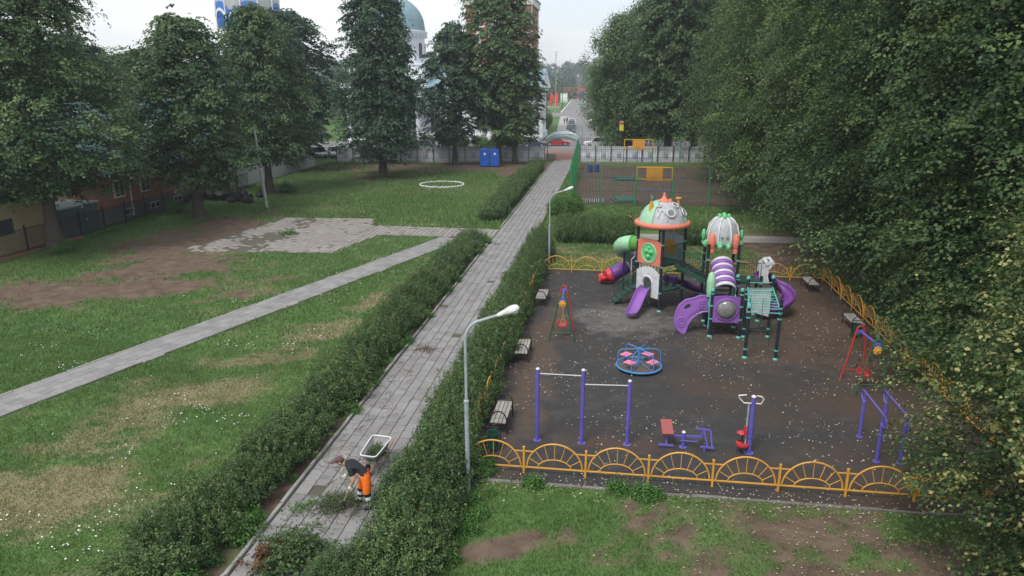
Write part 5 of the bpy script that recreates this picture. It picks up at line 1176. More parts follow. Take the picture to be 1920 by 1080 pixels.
# ------------------------------------------------------------------ church, bell tower, painted tower
CH = thing('church', 'white church with a grey blue dome and portico behind the white fence', 'church', (-31, 142, 0))
def cp(mb, name, mat, par=None, smooth=False): return mb.build(name, mat, par or CH, smooth)
cp(MB().b2((-17, -8, 0), (16.8, 9, 9.0)), 'nave_wall', 'church_white'); cp(MB().b2((-17.3, -8.3, 0), (17.1, 9.3, 1.2)), 'plinth', 'church_white'); cp(MB().b2((-17.5, -8.5, 9.0), (17.3, 9.5, 9.5)), 'cornice', 'church_white')
cp(MB().slab([(-9.2, 9.5), (10.2, 9.5), (.5, 13.2)], (17.6, 0, 0), (0, 1, 0), (0, 0, 1), -35.2), 'nave_roof', 'church_roof')
cp(MB().slab([(-8.8, 9.5), (9.8, 9.5), (.5, 13.0)], (17.1, 0, 0), (0, 1, 0), (0, 0, 1), .55), 'gable', 'church_white')
def awin(x, y, z, w_, h, ny=-1, par=None):
    out = [(-w_ / 2, 0), (w_ / 2, 0), (w_ / 2, h - w_ / 2)] + [(w_ / 2 * math.cos(a_), h - w_ / 2 + w_ / 2 * math.sin(a_)) for a_ in np.linspace(.3, PI - .3, 7)] + [(-w_ / 2, h - w_ / 2)]
    fr_ = cp(MB().slab([(a * 1.35, b_ * 1.08 - .1) for a, b_ in out], (x, y, z), (1, 0, 0), (0, 0, 1), .12), 'window', 'church_white', par)
    cp(MB().slab(out, (x, y - .13, z), (1, 0, 0), (0, 0, 1), .04), 'pane', 'glass_dark', fr_)
    cp(MB().box((x, y - .2, z + h / 2), (.10, .05, h * .95)).box((x, y - .2, z + h * .35), (w_, .05, .1)).box((x, y - .2, z + h * .65), (w_, .05, .1)), 'glazing_bar', 'church_white', fr_)
for k in range(8):
    x = -15.5 + k * 4.4
    if -17.5 < x < -3 and False: continue
    awin(x, -8.02, 2.2, 1.5, 4.6); cp(MB().box((x + 2.2, -8.2, 4.9), (.7, .4, 8.0)), 'pilaster', 'church_white')
# portico
px0 = -11.0
cp(MB().b2((px0 - 7.2, -12.2, 8.0), (px0 + 7.2, -8.1, 9.6)), 'entablature', 'church_white'); cp(MB().b2((px0 - 7.5, -12.5, 9.6), (px0 + 7.5, -8.1, 9.95)), 'portico_cornice', 'church_white')
cp(MB().slab([(-7.5, 9.95), (7.5, 9.95), (0, 13.4)], (px0, -8.2, 0), (1, 0, 0), (0, 0, 1), 4.2), 'pediment', 'church_white')
cp(MB().beam((px0 - 7.7, -12.4, 9.95), (px0, -12.4, 13.5), .5, .4).beam((px0 + 7.7, -12.4, 9.95), (px0, -12.4, 13.5), .5, .4), 'raking_cornice', 'church_white')
for k in range(9): cp(MB().b2((px0 - 6.6 + k * 1.55, -12.32, 8.6), (px0 - 6.6 + k * 1.55 + .8, -12.2, 9.3)), 'frieze_block', 'tower_grey')
for k in range(6): cp(MB().lathe([(.75, 0), (.75, .4), (.55, .6), (.5, 7.3), (.72, 7.7), (.72, 8.0)], (px0 - 6.5 + k * 2.6, -11.4, 0), 14), 'column', 'church_white', None, True)
# tiers and dome
dx, dy = -11.2, -3.0
cp(MB().b2((dx - 7.2, dy - 5, 9.5), (dx + 7.2, dy + 8, 13.6)), 'attic', 'church_white'); cp(MB().b2((dx - 7.4, dy - 5.2, 13.6), (dx + 7.4, dy + 8.2, 14.0)), 'attic_cornice', 'church_white')
dr_ = cp(MB().lathe([(6.15, 13.2), (6.15, 14.6), (5.9, 14.7), (5.9, 18.9), (6.3, 19.0), (6.5, 19.4), (6.5, 19.7), (6.1, 19.8)], (dx, dy, 0), 40), 'drum', 'church_white', None, True)
for k in range(40):
    a_ = 2 * PI * k / 40; cp(MB().box((dx + 6.3 * math.cos(a_), dy + 6.3 * math.sin(a_), 18.8), (.3, .35, .3), a_), 'dentil', 'church_white', dr_)
for k in range(10):
    a_ = 2 * PI * k / 10 + .32; c_, s_ = math.cos(a_), math.sin(a_); u_ = Vector((-s_, c_, 0)); o_ = Vector((dx + 5.95 * c_, dy + 5.95 * s_, 14.9))
    out = [(-.55, 0), (.55, 0), (.55, 2.2)] + [(.55 * math.cos(t2), 2.2 + .55 * math.sin(t2)) for t2 in np.linspace(.4, PI - .4, 6)] + [(-.55, 2.2)]
    w_ = cp(MB().slab([(a * 1.45, b_ * 1.08 - .1) for a, b_ in out], o_ - Vector((c_, s_, 0)) * .1, u_, (0, 0, 1), .16), 'window', 'church_white', dr_)
    cp(MB().slab(out, o_ + Vector((c_, s_, 0)) * .07, u_, (0, 0, 1), .04), 'pane', 'glass_dark', w_)
dm = cp(MB().lathe([(6.15, 19.75), (6.05, 20.6)] + [(5.95 * math.cos(t2), 20.6 + 5.3 * math.sin(t2)) for t2 in np.linspace(.08, 1.4, 12)], (dx, dy, 0), 40), 'dome', 'church_roof', None, True)
cp(MB().lathe([(1.1, 25.6), (1.0, 25.9), (.95, 28.2), (1.2, 28.4), (.9, 29.2), (.1, 30.2), (0, 30.2)], (dx, dy, 0), 16), 'lantern', 'church_white', dm, True)
for k in range(20):
    a_ = 2 * PI * k / 20; cp(MB().tube([(dx + 5.97 * math.cos(t2) * math.cos(a_), dy + 5.97 * math.cos(t2) * math.sin(a_), 20.6 + 5.32 * math.sin(t2)) for t2 in np.linspace(.02, 1.35, 9)], .05, 4), 'dome_seam', 'church_roof', dm)
BT = thing('bell_tower', 'red brick bell tower with white trim above the pale green tree', 'bell tower', (-24.2, 158.5, 0))
def bp(mb, name, mat, par=None, smooth=False): return mb.build(name, mat, par or BT, smooth)
bp(MB().b2((-7.6, -7.6, 0), (7.6, 7.6, 12.6)), 'lower_tier', 'church_white'); bp(MB().b2((-7.9, -7.9, 12.6), (7.9, 7.9, 13.3)), 'lower_cornice', 'church_white')
bp(MB().b2((-6.6, -6.6, 13.3), (6.6, 6.6, 26.0)), 'brick_shaft', 'brick_red'); bp(MB().b2((-7.1, -7.1, 25.4), (7.1, 7.1, 26.6)), 'upper_cornice', 'brick_white')
bp(MB().b2((-7.3, -7.3, 26.6), (7.3, 7.3, 26.9)), 'metal_flashing', 'church_roof')
bp(MB().lathe([(6.4, 26.9), (6.4, 34), (6.8, 34.2), (6.8, 35), (4, 37), (.5, 44)], (0, 0, 0), 8, R(22.5), R(382.5)), 'octagon_tier', 'brick_red')
for sx in (-1, 1):
    for x in (6.1, 4.0): bp(MB().b2((sx * x - .45, -6.85, 13.4), (sx * x + .45, -6.6, 25.3)), 'pilaster', 'brick_red' if x > 5 else 'brick_white')
    for k in range(6): bp(MB().b2((sx * 6.1 - .5, -6.92, 14.0 + k * 2), (sx * 6.1 + .5, -6.86, 14.2 + k * 2)), 'string_band', 'brick_white')
    bp(MB().b2((6.6, sx * 6.1 - .5, 13.4), (6.85, sx * 6.1 + .5, 25.3)), 'pilaster', 'brick_white')
for z in (16.6, 21.2): bp(MB().b2((-6.7, -6.72, z), (6.7, -6.6, z + .35)), 'string_band', 'brick_white')
w_ = bp(MB().slab([(-1.9, 0), (1.9, 0), (1.9, 4)] + [(1.9 * math.cos(t2), 4 + 1.9 * math.sin(t2)) for t2 in np.linspace(.3, PI - .3, 7)] + [(-1.9, 4)], (0, -6.62, 17), (1, 0, 0), (0, 0, 1), .15), 'window', 'brick_white')
bp(MB().slab([(-1.3, .4), (1.3, .4), (1.3, 4)] + [(1.3 * math.cos(t2), 4 + 1.3 * math.sin(t2)) for t2 in np.linspace(.3, PI - .3, 7)] + [(-1.3, 4)], (0, -6.78, 17), (1, 0, 0), (0, 0, 1), .05), 'pane', 'glass_dark', w_)
for k in range(8): a_ = R(22.5 + 45 * k); bp(MB().tube([(6.45 * math.cos(a_), 6.45 * math.sin(a_), 26.9), (6.45 * math.cos(a_), 6.45 * math.sin(a_), 34)], .35, 6), 'corner_shaft', 'brick_white')
WT = thing('painted_tower', 'grey round tower painted with blue arches above the left trees', 'tower', (-84.5, 166, 0))
MB().lathe([(5.0, 0), (5.0, 21.6), (6.7, 22.4)], n=24).build('shaft', 'church_white', WT, True)
MB().lathe([(6.7, 22.4), (6.9, 23.0), (6.9, 25.9)], n=24).build('blue_band', 'mural_blue', WT, True); MB().lathe([(6.88, 25.9), (7.0, 26.1), (7.0, 34), (6.0, 35.5), (0, 36.5)], n=24).build('tank_drum', 'tower_grey', WT, True)
for k in range(12):
    a0 = R(k * 30); big = k % 2 == 0
    def cyl(u, z, rr=7.06): return (rr * math.cos(a0 + u / 7), rr * math.sin(a0 + u / 7), z)
    if big:
        m_ = MB(); rows = [[cyl(r_ * math.cos(t2), 24.9 + r_ * math.sin(t2), 7.12) for t2 in np.linspace(0, PI, 15)] for r_ in (0.01, 1.0, 2.2, 2.9)]; m_.grid(rows); m_.build('blue_arch', 'mural_blue', WT)
    MB().grid([[cyl(r_ * math.cos(t2), 24.4 + r_ * math.sin(t2), 7.18) for t2 in np.linspace(.1, PI - .1, 15)] for r_ in ((1.45, 2.0) if big else (.7, 1.1))]).build('white_arch', 'sign_white', WT)
    if big: MB().tube([cyl(1.0 * math.cos(t2), 24.6 + 1.0 * math.sin(t2), 7.2) for t2 in np.linspace(0, 2 * PI, 17)[:-1]], .08, 5, closed=True).build('wheel_rim', 'mural_blue', WT); [MB().tube([cyl(0, 24.6, 7.2), cyl(1.0 * math.cos(j), 24.6 + 1.0 * math.sin(j), 7.2)], .06, 4).build('wheel_spoke', 'mural_blue', WT) for j in (.5, 1.57, 2.6)]
    MB().tube([cyl(1.83, 22.6, 7.1), cyl(1.83, 33.8, 7.1)], .16, 5).build('seam_rib', 'sign_white', WT)

# ------------------------------------------------------------------ vehicles
def car(label, x, y, rz, paint, L_=4.4, W_=1.75, H_=1.45, suv=False, group='parked cars'):
    t_ = thing('parked_car', label, 'car', (x, y, .01), rz, group); h = L_ / 2; hb = .82 if not suv else .98
    lo = [(-h, .30), (-h - .02, .55), (-h + .05, hb - .06), (-h + .55 if not suv else -h + .12, hb), (h - 1.15, hb), (h - .25, hb - .10), (h, .62), (h, .30), (h - .35, .22), (-h + .35, .22)]
    rows = []
    for yy, k in ((-W_ / 2, .97), (-W_ / 2 + .10, 1), (W_ / 2 - .10, 1), (W_ / 2, .97)): rows.append([(px_ * (1 if abs(yy) < W_ / 2 - .05 else .985), yy, pz * (k if pz > .5 else 1)) for px_, pz in lo])
    m_ = MB(); n = len(lo)
    for i in range(3): m_.add(rows[i] + rows[i + 1], [(j, (j + 1) % n, n + (j + 1) % n, n + j) for j in range(n)])
    m_.add(rows[0], [tuple(range(n))]); m_.add(rows[3], [tuple(range(n))[::-1]]); m_.build('body', paint, t_, True, ang=40)
    if suv: c0 = [(-h + .12, hb), (-h + .35, H_ - .02), (.55, H_ - .02), (h - 1.25, hb)]
    else: c0 = [(-h + .5, hb), (-h + 1.1, H_ - .03), (.35, H_ - .02), (h - 1.3, hb)]
    g = MB(); w0, w1 = W_ / 2 - .06, W_ / 2 - .24; A = [(px_, -(w0 if i in (0, 3) else w1), pz) for i, (px_, pz) in enumerate(c0)]; B = [(a_, -b_, c_) for a_, b_, c_ in A]
    g.add(A + B, [(0, 1, 2, 3), (7, 6, 5, 4), (0, 4, 5, 1), (1, 5, 6, 2), (2, 6, 7, 3)]); g.build('windows', 'car_glass', t_)
    r_ = MB(); x0, x1 = c0[1][0] - .03, c0[2][0] + .03; r_.box(((x0 + x1) / 2, 0, H_), (x1 - x0, 2 * w1 + .02, .05)); 
    for sg in (-1, 1):
        for i, j in ((0, 1), (2, 3)): r_.beam((c0[i][0], sg * (w0 if i in (0, 3) else w1), c0[i][1]), (c0[j][0], sg * (w0 if j in (0, 3) else w1), c0[j][1]), .07, .06)
        xm = (c0[1][0] + c0[2][0]) / 2; r_.beam((xm, sg * w0, hb), (xm, sg * w1, H_), .07, .05)
    r_.build('roof', paint, t_)
    for wx in (-h + .85, h - .85):
        for sg in (-1, 1):
            tw = MB(); c_ = (wx, sg * (W_ / 2 - .12), .31); tw.tube([(wx, sg * (W_ / 2 - .22), .31), (wx, sg * (W_ / 2 + .01), .31)], .315, 16); tr_ = tw.build('wheel', 'rubber', t_)
            MB().tube([(wx, sg * (W_ / 2), .31), (wx, sg * (W_ / 2 + .025), .31)], .20, 12).build('rim', 'steel', tr_)
    for sg in (-1, 1):
        MB().box((h - .06, sg * (W_ / 2 - .28), .64), (.14, .36, .14)).build('headlight', 'lamp_clear', t_); MB().box((-h + .03, sg * (W_ / 2 - .22), .70), (.10, .26, .16)).build('tail_light', 'lamp_red', t_); MB().box((h - 1.35, sg * (W_ / 2 + .06), hb + .06), (.14, .16, .11)).build('mirror', paint, t_)
    for sg, z in ((1, .42), (-1, .6)): MB().box((sg * (h + .015), 0, z), (.03, .5, .11)).build('number_plate', 'sign_white', t_); MB().box((sg * (h - .02), 0, .33), (.1, W_ - .2, .14)).build('bumper', 'rubber', t_)
car('red saloon parked beyond the arched gate', -10.0, 127.5, R(10), 'car_red')
car('dark blue saloon parked by the church bushes, nearer the gate', -13.9, 124.2, R(25), 'car_blue')
car('black car parked by the church bushes, farther from the gate', -17.6, 123.4, R(20), 'car_dark')
car('white estate car parked outside the court end of the fence', -3.0, 126.0, R(190), 'car_white', 4.5, 1.8, 1.6, True)
car('dark red car half hidden behind the white fence and birches', 2.2, 125.2, R(185), 'red_paint', 4.3, 1.75, 1.4)
car('black car at the head of the kerbside row down the street', -9.6, 160, R(-86), 'car_dark', 4.6, 1.85, 1.65, True)
car('dark blue car second in the kerbside row down the street', -10.1, 170, R(-87), 'car_blue', 4.5, 1.8, 1.5)
car('silver car third in the kerbside row down the street', -10.6, 180, R(-87), 'car_silver', 4.5, 1.8, 1.6, True)
car('white car last in the kerbside row down the street', -11.1, 190, R(-87), 'car_white', 4.5, 1.8, 1.5)
car('white car with its bonnet showing past the left end of the white fence', -41.3, 104.2, R(-60), 'car_white'); car('silver car beyond the dark trees at the fence end', -43.3, 103.2, R(-62), 'car_silver')
car('brown car seen over the white fence before the church', -30.5, 117.0, R(8), 'car_dark', 4.4, 1.75, 1.5); car('silver car seen over the white fence left of the dark tree', -36.5, 114.5, R(8), 'car_silver')

# ------------------------------------------------------------------ far end of the street
t_ = thing('red_letters', 'big red letters standing on the far square', 'sign', (-26.5, 300, 0), R(-3))
MB().lathe([(1.3, -.4), (2.1, -.4), (2.1, .4), (1.3, .4), (1.3, -.4)], n=18).build('letter_o', 'sign_red', t_, True).rotation_euler.x = R(90); t_.children[0].location = (-3.6, 0, 3.2)
MB().slab([(-1.7, 0), (-.9, 0), (-.9, 3.2), (0, 1.6), (.9, 3.2), (.9, 0), (1.7, 0), (1.7, 5.2), (1.0, 5.2), (0, 3.4), (-1.0, 5.2), (-1.7, 5.2)], (1.6, 0, .8), (1, 0, 0), (0, 0, 1), .8).build('letter_m', 'sign_red', t_)
MB().box((-.5, 0, .4), (8.5, 1.6, .8)).build('plinth', 'concrete', t_)
t_ = thing('red_building', 'long low red building with a blue doorway at the far end of the street', 'building', (-25, 455, 0))
for k in range(9):
    x = -34 + k * 7.6; MB().b2((x, 0, 0), (x + 6.8, 9, 5.0 + (k % 3) * .5)).build('wall_bay', 'red_wall', t_); wn = MB().b2((x + 1.4, -.15, 1.5), (x + 5.4, -.02, 3.9)).build('window', 'sign_white', t_); MB().b2((x + 1.7, -.25, 1.8), (x + 5.1, -.16, 3.6)).build('pane', 'glass_dark', wn)
MB().b2((-36, .5, 4.8), (36, 8.5, 6.6)).build('roof', 'brick_red', t_); MB().b2((7.5, -1.2, 0), (13.5, 0, 6.9)).build('blue_porch', 'blue_truck', t_)
t_ = thing('lorry', 'dark blue lorry parked at the far end of the street', 'lorry', (-19.5, 425, 0)); MB().b2((-1.4, -4, 1), (1.4, 3.2, 4.4)).build('box_body', 'blue_truck', t_); MB().b2((-1.3, -6, .7), (1.3, -4.1, 3.2)).build('cab', 'blue_truck', t_); MB().b2((-1.2, -6.05, 1.9), (1.2, -5.95, 3.0)).build('windscreen', 'car_glass', t_)
for y in (-5, 1.5):
    for sx in (-1.2, 1.2): MB().tube([(sx - .15, y, .5), (sx + .15, y, .5)], .5, 12).build('wheel', 'rubber', t_)
t_ = thing('hill_house', 'dark roofed house with two pale windows on the far wooded hill', 'house', (-36, 628, 5.5), R(4))
t_.scale = (.55, .55, .55)
MB().b2((-13, -5, 0), (13, 5, 14)).build('wall', 'house_plinth', t_); MB().slab([(-14, 14), (14, 14), (11, 19.5), (-11, 19.5)], (0, 5.5, 0), (1, 0, 0), (0, 0, 1), 11).build('roof', 'cabin_grey', t_)
for x in (-5, 6): w_ = MB().b2((x - 1.2, -5.7, 14.6), (x + 1.2, -5.0, 17.2)).build('dormer_window', 'sign_white', t_); MB().b2((x - .8, -5.9, 15), (x + .8, -5.72, 16.8)).build('pane', 'arch_panel', w_)
MB().b2((2, -1, 19), (4, 1, 22)).build('chimney', 'brick_red', t_)
t_ = thing('pylon', 'slim lattice mast on the skyline above the wood', 'mast', (-62, 760, 14))
t_.scale = (.5, .5, .62)
for sx, sy in ((-1, -1), (1, -1), (1, 1), (-1, 1)): MB().beam((sx * 2.4, sy * 2.4, 0), (sx * .25, sy * .25, 40), .35, .35).build('leg', 'fence_dark', t_)
for z in (33, 37): MB().beam((-3.5, 0, z), (3.5, 0, z), .3, .3).build('cross_arm', 'fence_dark', t_)
def upole(label, x, y, h, mat='pole_concrete', arm=True):
    t_ = thing('street_pole', label, 'pole', (x, y, 0)); MB().tube([(0, 0, 0), (0, 0, h)], [.14, .09], 8).build('shaft', mat, t_, True)
    if arm: MB().beam((0, 0, h - .2), (1.6, -.4, h), .08, .08).build('arm', mat, t_); MB().box((1.8, -.45, h), (.6, .25, .12)).build('lantern', 'lamp_white', t_)
    else: MB().beam((-.8, 0, h - .5), (.8, 0, h - .5), .1, .1).build('cross_arm', mat, t_)
upole('grey pole beside the shrub row, nearest the church', -16.2, 152, 9.5, arm=False); upole('wooden coloured pole in the middle of the shrub row', -16.0, 172, 9.0, 'bark_grey', False); upole('slim street lamp pole at the far crossing', -18.5, 228, 12, 'lamp_grey'); upole('slim dark lamp pole beyond the far crossing', -20.6, 285, 12, 'fence_dark'); upole('grey pole left of the red letters on the far square', -27.5, 262, 9, 'bark_grey', False)
t_ = thing('green_sign', 'pale green information board beside the far street', 'sign', (-22.4, 320, 0)); MB().box((0, 0, 3.6), (3.2, .2, 4.0)).build('board', 'mint_plastic', t_); MB().box((0, -.12, 3.8), (2.6, .05, 2.6)).build('notice', 'sign_white', t_)
for sx in (-1.3, 1.3): MB().tube([(sx, 0, 0), (sx, 0, 2)], .1, 6).build('leg', 'lamp_grey', t_)
t_ = thing('street_sign', 'yellow and red warning board on a post under the birches', 'sign', (.9, 112.6, 0)); MB().tube([(0, 0, 0), (0, 0, 5.2)], .05, 8).build('post', 'fence_dark', t_)
MB().box((0, -.08, 4.1), (.62, .04, .95)).build('yellow_board', 'sign_yellow', t_); d = MB().box((0, -.09, 4.85), (.66, .04, .42)).build('red_board', 'sign_red', t_); MB().box((0, -.12, 4.84), (.5, .02, .07)).box((0, -.12, 4.96), (.5, .02, .05)).build('white_stripe', 'sign_white', d)
t_ = thing('traffic_sign', 'round white traffic sign with dark lettering by the thick linden trunk', 'sign', (11.6, 104.6, 0)); MB().tube([(0, 0, 0), (0, 0, 3.6)], .035, 8).build('post', 'lamp_grey', t_)
MB().tube([(0, -.05, 3.3), (0, -.09, 3.3)], .36, 22).build('disc', 'sign_white', t_); MB().box((0, -.10, 3.38), (.34, .02, .06)).box((0, -.10, 3.24), (.36, .02, .07)).build('lettering', 'fence_dark', t_)
# wires over the back lawn
t_ = thing('overhead_wire', 'thin dark wire sagging from the concrete pole towards the street', 'wire', (-30.7, 60.2, 6.9)); MB().tube([(26 * f, 50 * f, -2.2 * math.sin(PI * f) + 2.5 * f) for f in np.linspace(0, 1, 14)], .016, 4).build('cable', 'black_metal', t_)

# ------------------------------------------------------------------ people
def person(label, loc, rz, J, mats, extras=None, name='person', rad_k=1.0):
    """J: joint name -> (x,y,z,r); the figure faces -x"""
    t_ = thing(name, label, 'person', loc, rz)
    ch = ['pelvis', 'belly', 'chest', 'neck', 'jaw', 'skull', 'crown']
    E = [('pelvis', 'belly'), ('belly', 'chest'), ('chest', 'neck'), ('neck', 'jaw'), ('jaw', 'skull'), ('skull', 'crown')]
    for s in 'lr': E += [('pelvis', 'hip_' + s), ('hip_' + s, 'knee_' + s), ('knee_' + s, 'calf_' + s), ('calf_' + s, 'ankle_' + s), ('ankle_' + s, 'toe_' + s), ('chest', 'sho_' + s), ('sho_' + s, 'elb_' + s), ('elb_' + s, 'wri_' + s), ('wri_' + s, 'hand_' + s)]
    names = list(J); idx = {n: i for i, n in enumerate(names)}
    me = bpy.data.meshes.new('body'); me.from_pydata([J[n][:3] for n in names], [(idx[a], idx[b_]) for a, b_ in E], [])
    ob = bpy.data.objects.new('body', me); COL.objects.link(ob); md = ob.modifiers.new('skin', 'SKIN'); sv = me.skin_vertices[0].data
    for n in names: r_ = J[n][3] * rad_k; sv[idx[n]].radius = (r_, r_ * (J[n][4] if len(J[n]) > 4 else 1)); sv[idx[n]].use_root = n == 'pelvis'
    md.use_smooth_shade = True; sd = ob.modifiers.new('sub', 'SUBSURF'); sd.levels = 2; sd.render_levels = 2
    dg = bpy.context.evaluated_depsgraph_get(); ev = bpy.data.meshes.new_from_object(ob.evaluated_get(dg)); bpy.data.objects.remove(ob)
    order = []
    for v in mats.values():
        if v not in order: order.append(v)
    ev.materials.clear()
    for x in order: ev.materials.append(MATS[x])
    seg_ = [(Vector(J[a][:3]), Vector(J[b_][:3]), a.split('_')[0] + '-' + b_.split('_')[0]) for a, b_ in E]
    for pl in ev.polygons:
        c_ = pl.center; best = None; bd = 9
        for a, b_, key in seg_:
            ab = b_ - a; f = max(0, min(1, (c_ - a).dot(ab) / ab.length_squared)); d_ = (c_ - (a + ab * f)).length
            if d_ < bd: bd = d_; best = (key, f)
        key, f = best; m_ = mats.get(key, 'skin')
        if key == 'knee-calf' and 'band' in mats: m_ = mats['band'] if .45 < f < .85 else mats['knee-calf']
        if key == 'calf-ankle' and 'band' in mats: m_ = mats['band'] if .25 < f < .65 else mats['calf-ankle']
        if key == 'sho-elb' and f > mats_sleeve: m_ = 'skin'
        if key == 'chest-sho': m_ = mats['belly-chest']
        if key == 'pelvis-belly' and f > .45: m_ = mats['belly-chest']
        pl.material_index = order.index(m_) if m_ in order else order.index('skin'); pl.use_smooth = True
    ob = bpy.data.objects.new('body', ev); COL.objects.link(ob); ob.parent = t_
    return t_
mats_sleeve = .62
WM = {'pelvis-belly': 'trouser_orange', 'belly-chest': 'shirt_black', 'chest-neck': 'shirt_black', 'neck-jaw': 'skin', 'jaw-skull': 'skin', 'skull-crown': 'skin', 'pelvis-hip': 'trouser_orange', 'hip-knee': 'trouser_orange', 'knee-calf': 'boot_black', 'calf-ankle': 'boot_black', 'ankle-toe': 'boot_black', 'sho-elb': 'shirt_black', 'elb-wri': 'skin', 'wri-hand': 'glove_white', 'band': 'reflect_white'}
# the worker bends forward, facing -x
JW = dict(pelvis=(0, 0, .93, .150, 1.0), belly=(-.12, 0, 1.07, .15), chest=(-.36, 0, 1.24, .160), neck=(-.52, 0, 1.32, .07), jaw=(-.59, 0, 1.32, .072), skull=(-.655, 0, 1.35, .092), crown=(-.68, 0, 1.405, .082),
          hip_l=(.03, -.12, .84, .138), knee_l=(.03, -.15, .50, .116), calf_l=(.08, -.16, .29, .088), ankle_l=(.11, -.17, .085, .062), toe_l=(-.08, -.18, .04, .048),
          hip_r=(-.03, .12, .84, .138), knee_r=(-.18, .14, .50, .116), calf_r=(-.21, .14, .29, .088), ankle_r=(-.22, .14, .085, .062), toe_r=(-.43, .15, .04, .048),
          sho_l=(-.37, -.20, 1.23, .085), elb_l=(-.26, -.28, .96, .058), wri_l=(-.36, -.22, .76, .040), hand_l=(-.39, -.21, .70, .042),
          sho_r=(-.39, .20, 1.23, .085), elb_r=(-.43, .25, .96, .058), wri_r=(-.55, .18, .86, .040), hand_r=(-.60, .16, .83, .042))
WX, WY = -6.16, 16.16
PWK = person('worker in orange trousers, black shirt and cap bending over the path', (WX, WY, .055), R(8), JW, WM)
cpm = MB(); cpm.ball((-.675, 0, 1.405), (.115, .106, .085), 14); cpm.slab([(-.09, -.09), (-.02, -.10), (-.02, .10), (-.09, .09), (-.12, .05), (-.13, 0), (-.12, -.05)], (-.745, 0, 1.355), (1, 0, .45), (0, 1, 0), .02); cpm.build('cap', 'cap_maroon', PWK, True)
for sg in (-1, 1):
    MB().ball((-.635, sg * .093, 1.345), (.022, .014, .034), 8).build('ear', 'skin', PWK, True); MB().ball((-.742, sg * .035, 1.335), .011, 6).build('eye', 'hair_dark', PWK)
MB().ball((-.755, 0, 1.31), (.022, .015, .024), 8).build('nose', 'skin', PWK, True); MB().box((-.725, 0, 1.275), (.012, .045, .010)).build('mouth', 'maroon_seat', PWK); MB().ball((-.605, 0, 1.375), (.080, .095, .070), 10).build('hair', 'hair_dark', PWK, True)
def glove(parent, w_, d, sgn):
    w_, d = Vector(w_), Vector(d).normalized(); x_, y_, _ = basis(d); g = MB(); g.ball(w_ + d * .045, (.045, .04, .055), 10)
    for k in range(4):
        o_ = w_ + d * .08 + y_ * (-.033 + .022 * k); l_ = (.055, .066, .062, .048)[k]; g.tube([o_, o_ + d * l_ * .55 + x_ * .012 * sgn, o_ + d * l_ * .8 + x_ * .045 * sgn], [.012, .0115, .009], 6)
    o_ = w_ + d * .03 - y_ * .04; g.tube([o_, o_ - y_ * .03 + d * .03, o_ - y_ * .025 + d * .055 + x_ * .03 * sgn], [.013, .012, .009], 6)
    g.build('glove', 'glove_white', parent, True)
glove(PWK, (-.37, -.22, .74), (-.3, .05, -.6), 1); glove(PWK, (-.56, .18, .85), (-.5, -.2, -.3), -1)
MB().tube([(-.56, .18, .86), (-.53, .185, .88)], .047, 10).build('glove_cuff', 'green_plastic', PWK)
t_ = thing('broom', 'twig broom with a wooden handle held by the worker', 'broom', (WX, WY, .055), R(8)); MB().tube([(-.20, -.30, 1.10), (-.41, -.23, .68), (-.60, -.17, .24)], .013, 8).build('handle', 'wood_handle', t_)
bq = MB()
for k in range(46): bq.tube([(-.59, -.17, .26), (-.68 + rnd.gauss(0, .05), -.13 + rnd.gauss(0, .06), .12), (-.78 + rnd.gauss(0, .09), -.12 + rnd.gauss(0, .12), .01)], .003, 3, cap=False)
bq.build('bristles', 'twig', t_); MB().tube([(-.58, -.175, .28), (-.62, -.165, .21)], .028, 8).build('binding', 'black_metal', t_)
def stand(label, x, y, rz, top, bot, walk=.12, h=1.0, bag=None):
    mm = {'pelvis-belly': bot, 'belly-chest': top, 'chest-neck': top, 'neck-jaw': 'skin', 'jaw-skull': 'skin', 'skull-crown': 'hair_dark', 'pelvis-hip': bot, 'hip-knee': bot, 'knee-calf': bot, 'calf-ankle': bot, 'ankle-toe': 'boot_black', 'sho-elb': top, 'elb-wri': 'skin', 'wri-hand': 'skin'}
    JJ = dict(pelvis=(0, 0, .95, .14), belly=(0, 0, 1.14, .13), chest=(-.01, 0, 1.36, .15), neck=(-.01, 0, 1.50, .055), jaw=(-.03, 0, 1.57, .068), skull=(-.03, 0, 1.65, .09), crown=(-.01, 0, 1.72, .075))
    for s, sg in (('l', -1), ('r', 1)):
        wv = sg * walk; JJ.update({'hip_' + s: (0, sg * .1, .88, .11), 'knee_' + s: (-wv - .03, sg * .1, .50, .075), 'calf_' + s: (-wv * .9 + .02, sg * .1, .30, .065), 'ankle_' + s: (-wv * 1.5 + .03, sg * .1, .08, .05), 'toe_' + s: (-wv * 1.5 - .15, sg * .11, .04, .042),
                   'sho_' + s: (0, sg * .19, 1.40, .07), 'elb_' + s: (wv * .6 + .02, sg * .25, 1.12, .05), 'wri_' + s: (wv * 1.2 - .05, sg * .25, .88, .036), 'hand_' + s: (wv * 1.3 - .06, sg * .25, .78, .036)})
    t_ = person(label, (x, y, .02), rz, JJ, mm); t_.scale = (h, h, h)
    MB().ball((0, 0, 1.68), (.105, .098, .10), 12).build('hair', 'hair_dark', t_, True); MB().ball((-.125, 0, 1.62), (.02, .014, .022), 8).build('nose', 'skin', t_, True)
    for sg in (-1, 1): MB().ball((-.02, sg * .095, 1.62), (.02, .012, .03), 8).build('ear', 'skin', t_, True)
    return t_
stand('person in black walking on the path behind the domed play roof', 1.35, 52.0, R(20), 'shirt_black', 'trouser_dark', .14)
stand('person in dark clothes on the far pavement, the taller of the pair', -12.4, 190, R(95), 'shirt_black', 'trouser_dark', .1, 1.05)
stand('person in reddish clothes on the far pavement, the shorter of the pair', -13.2, 192, R(95), 'cap_maroon', 'trouser_dark', .1, .9)

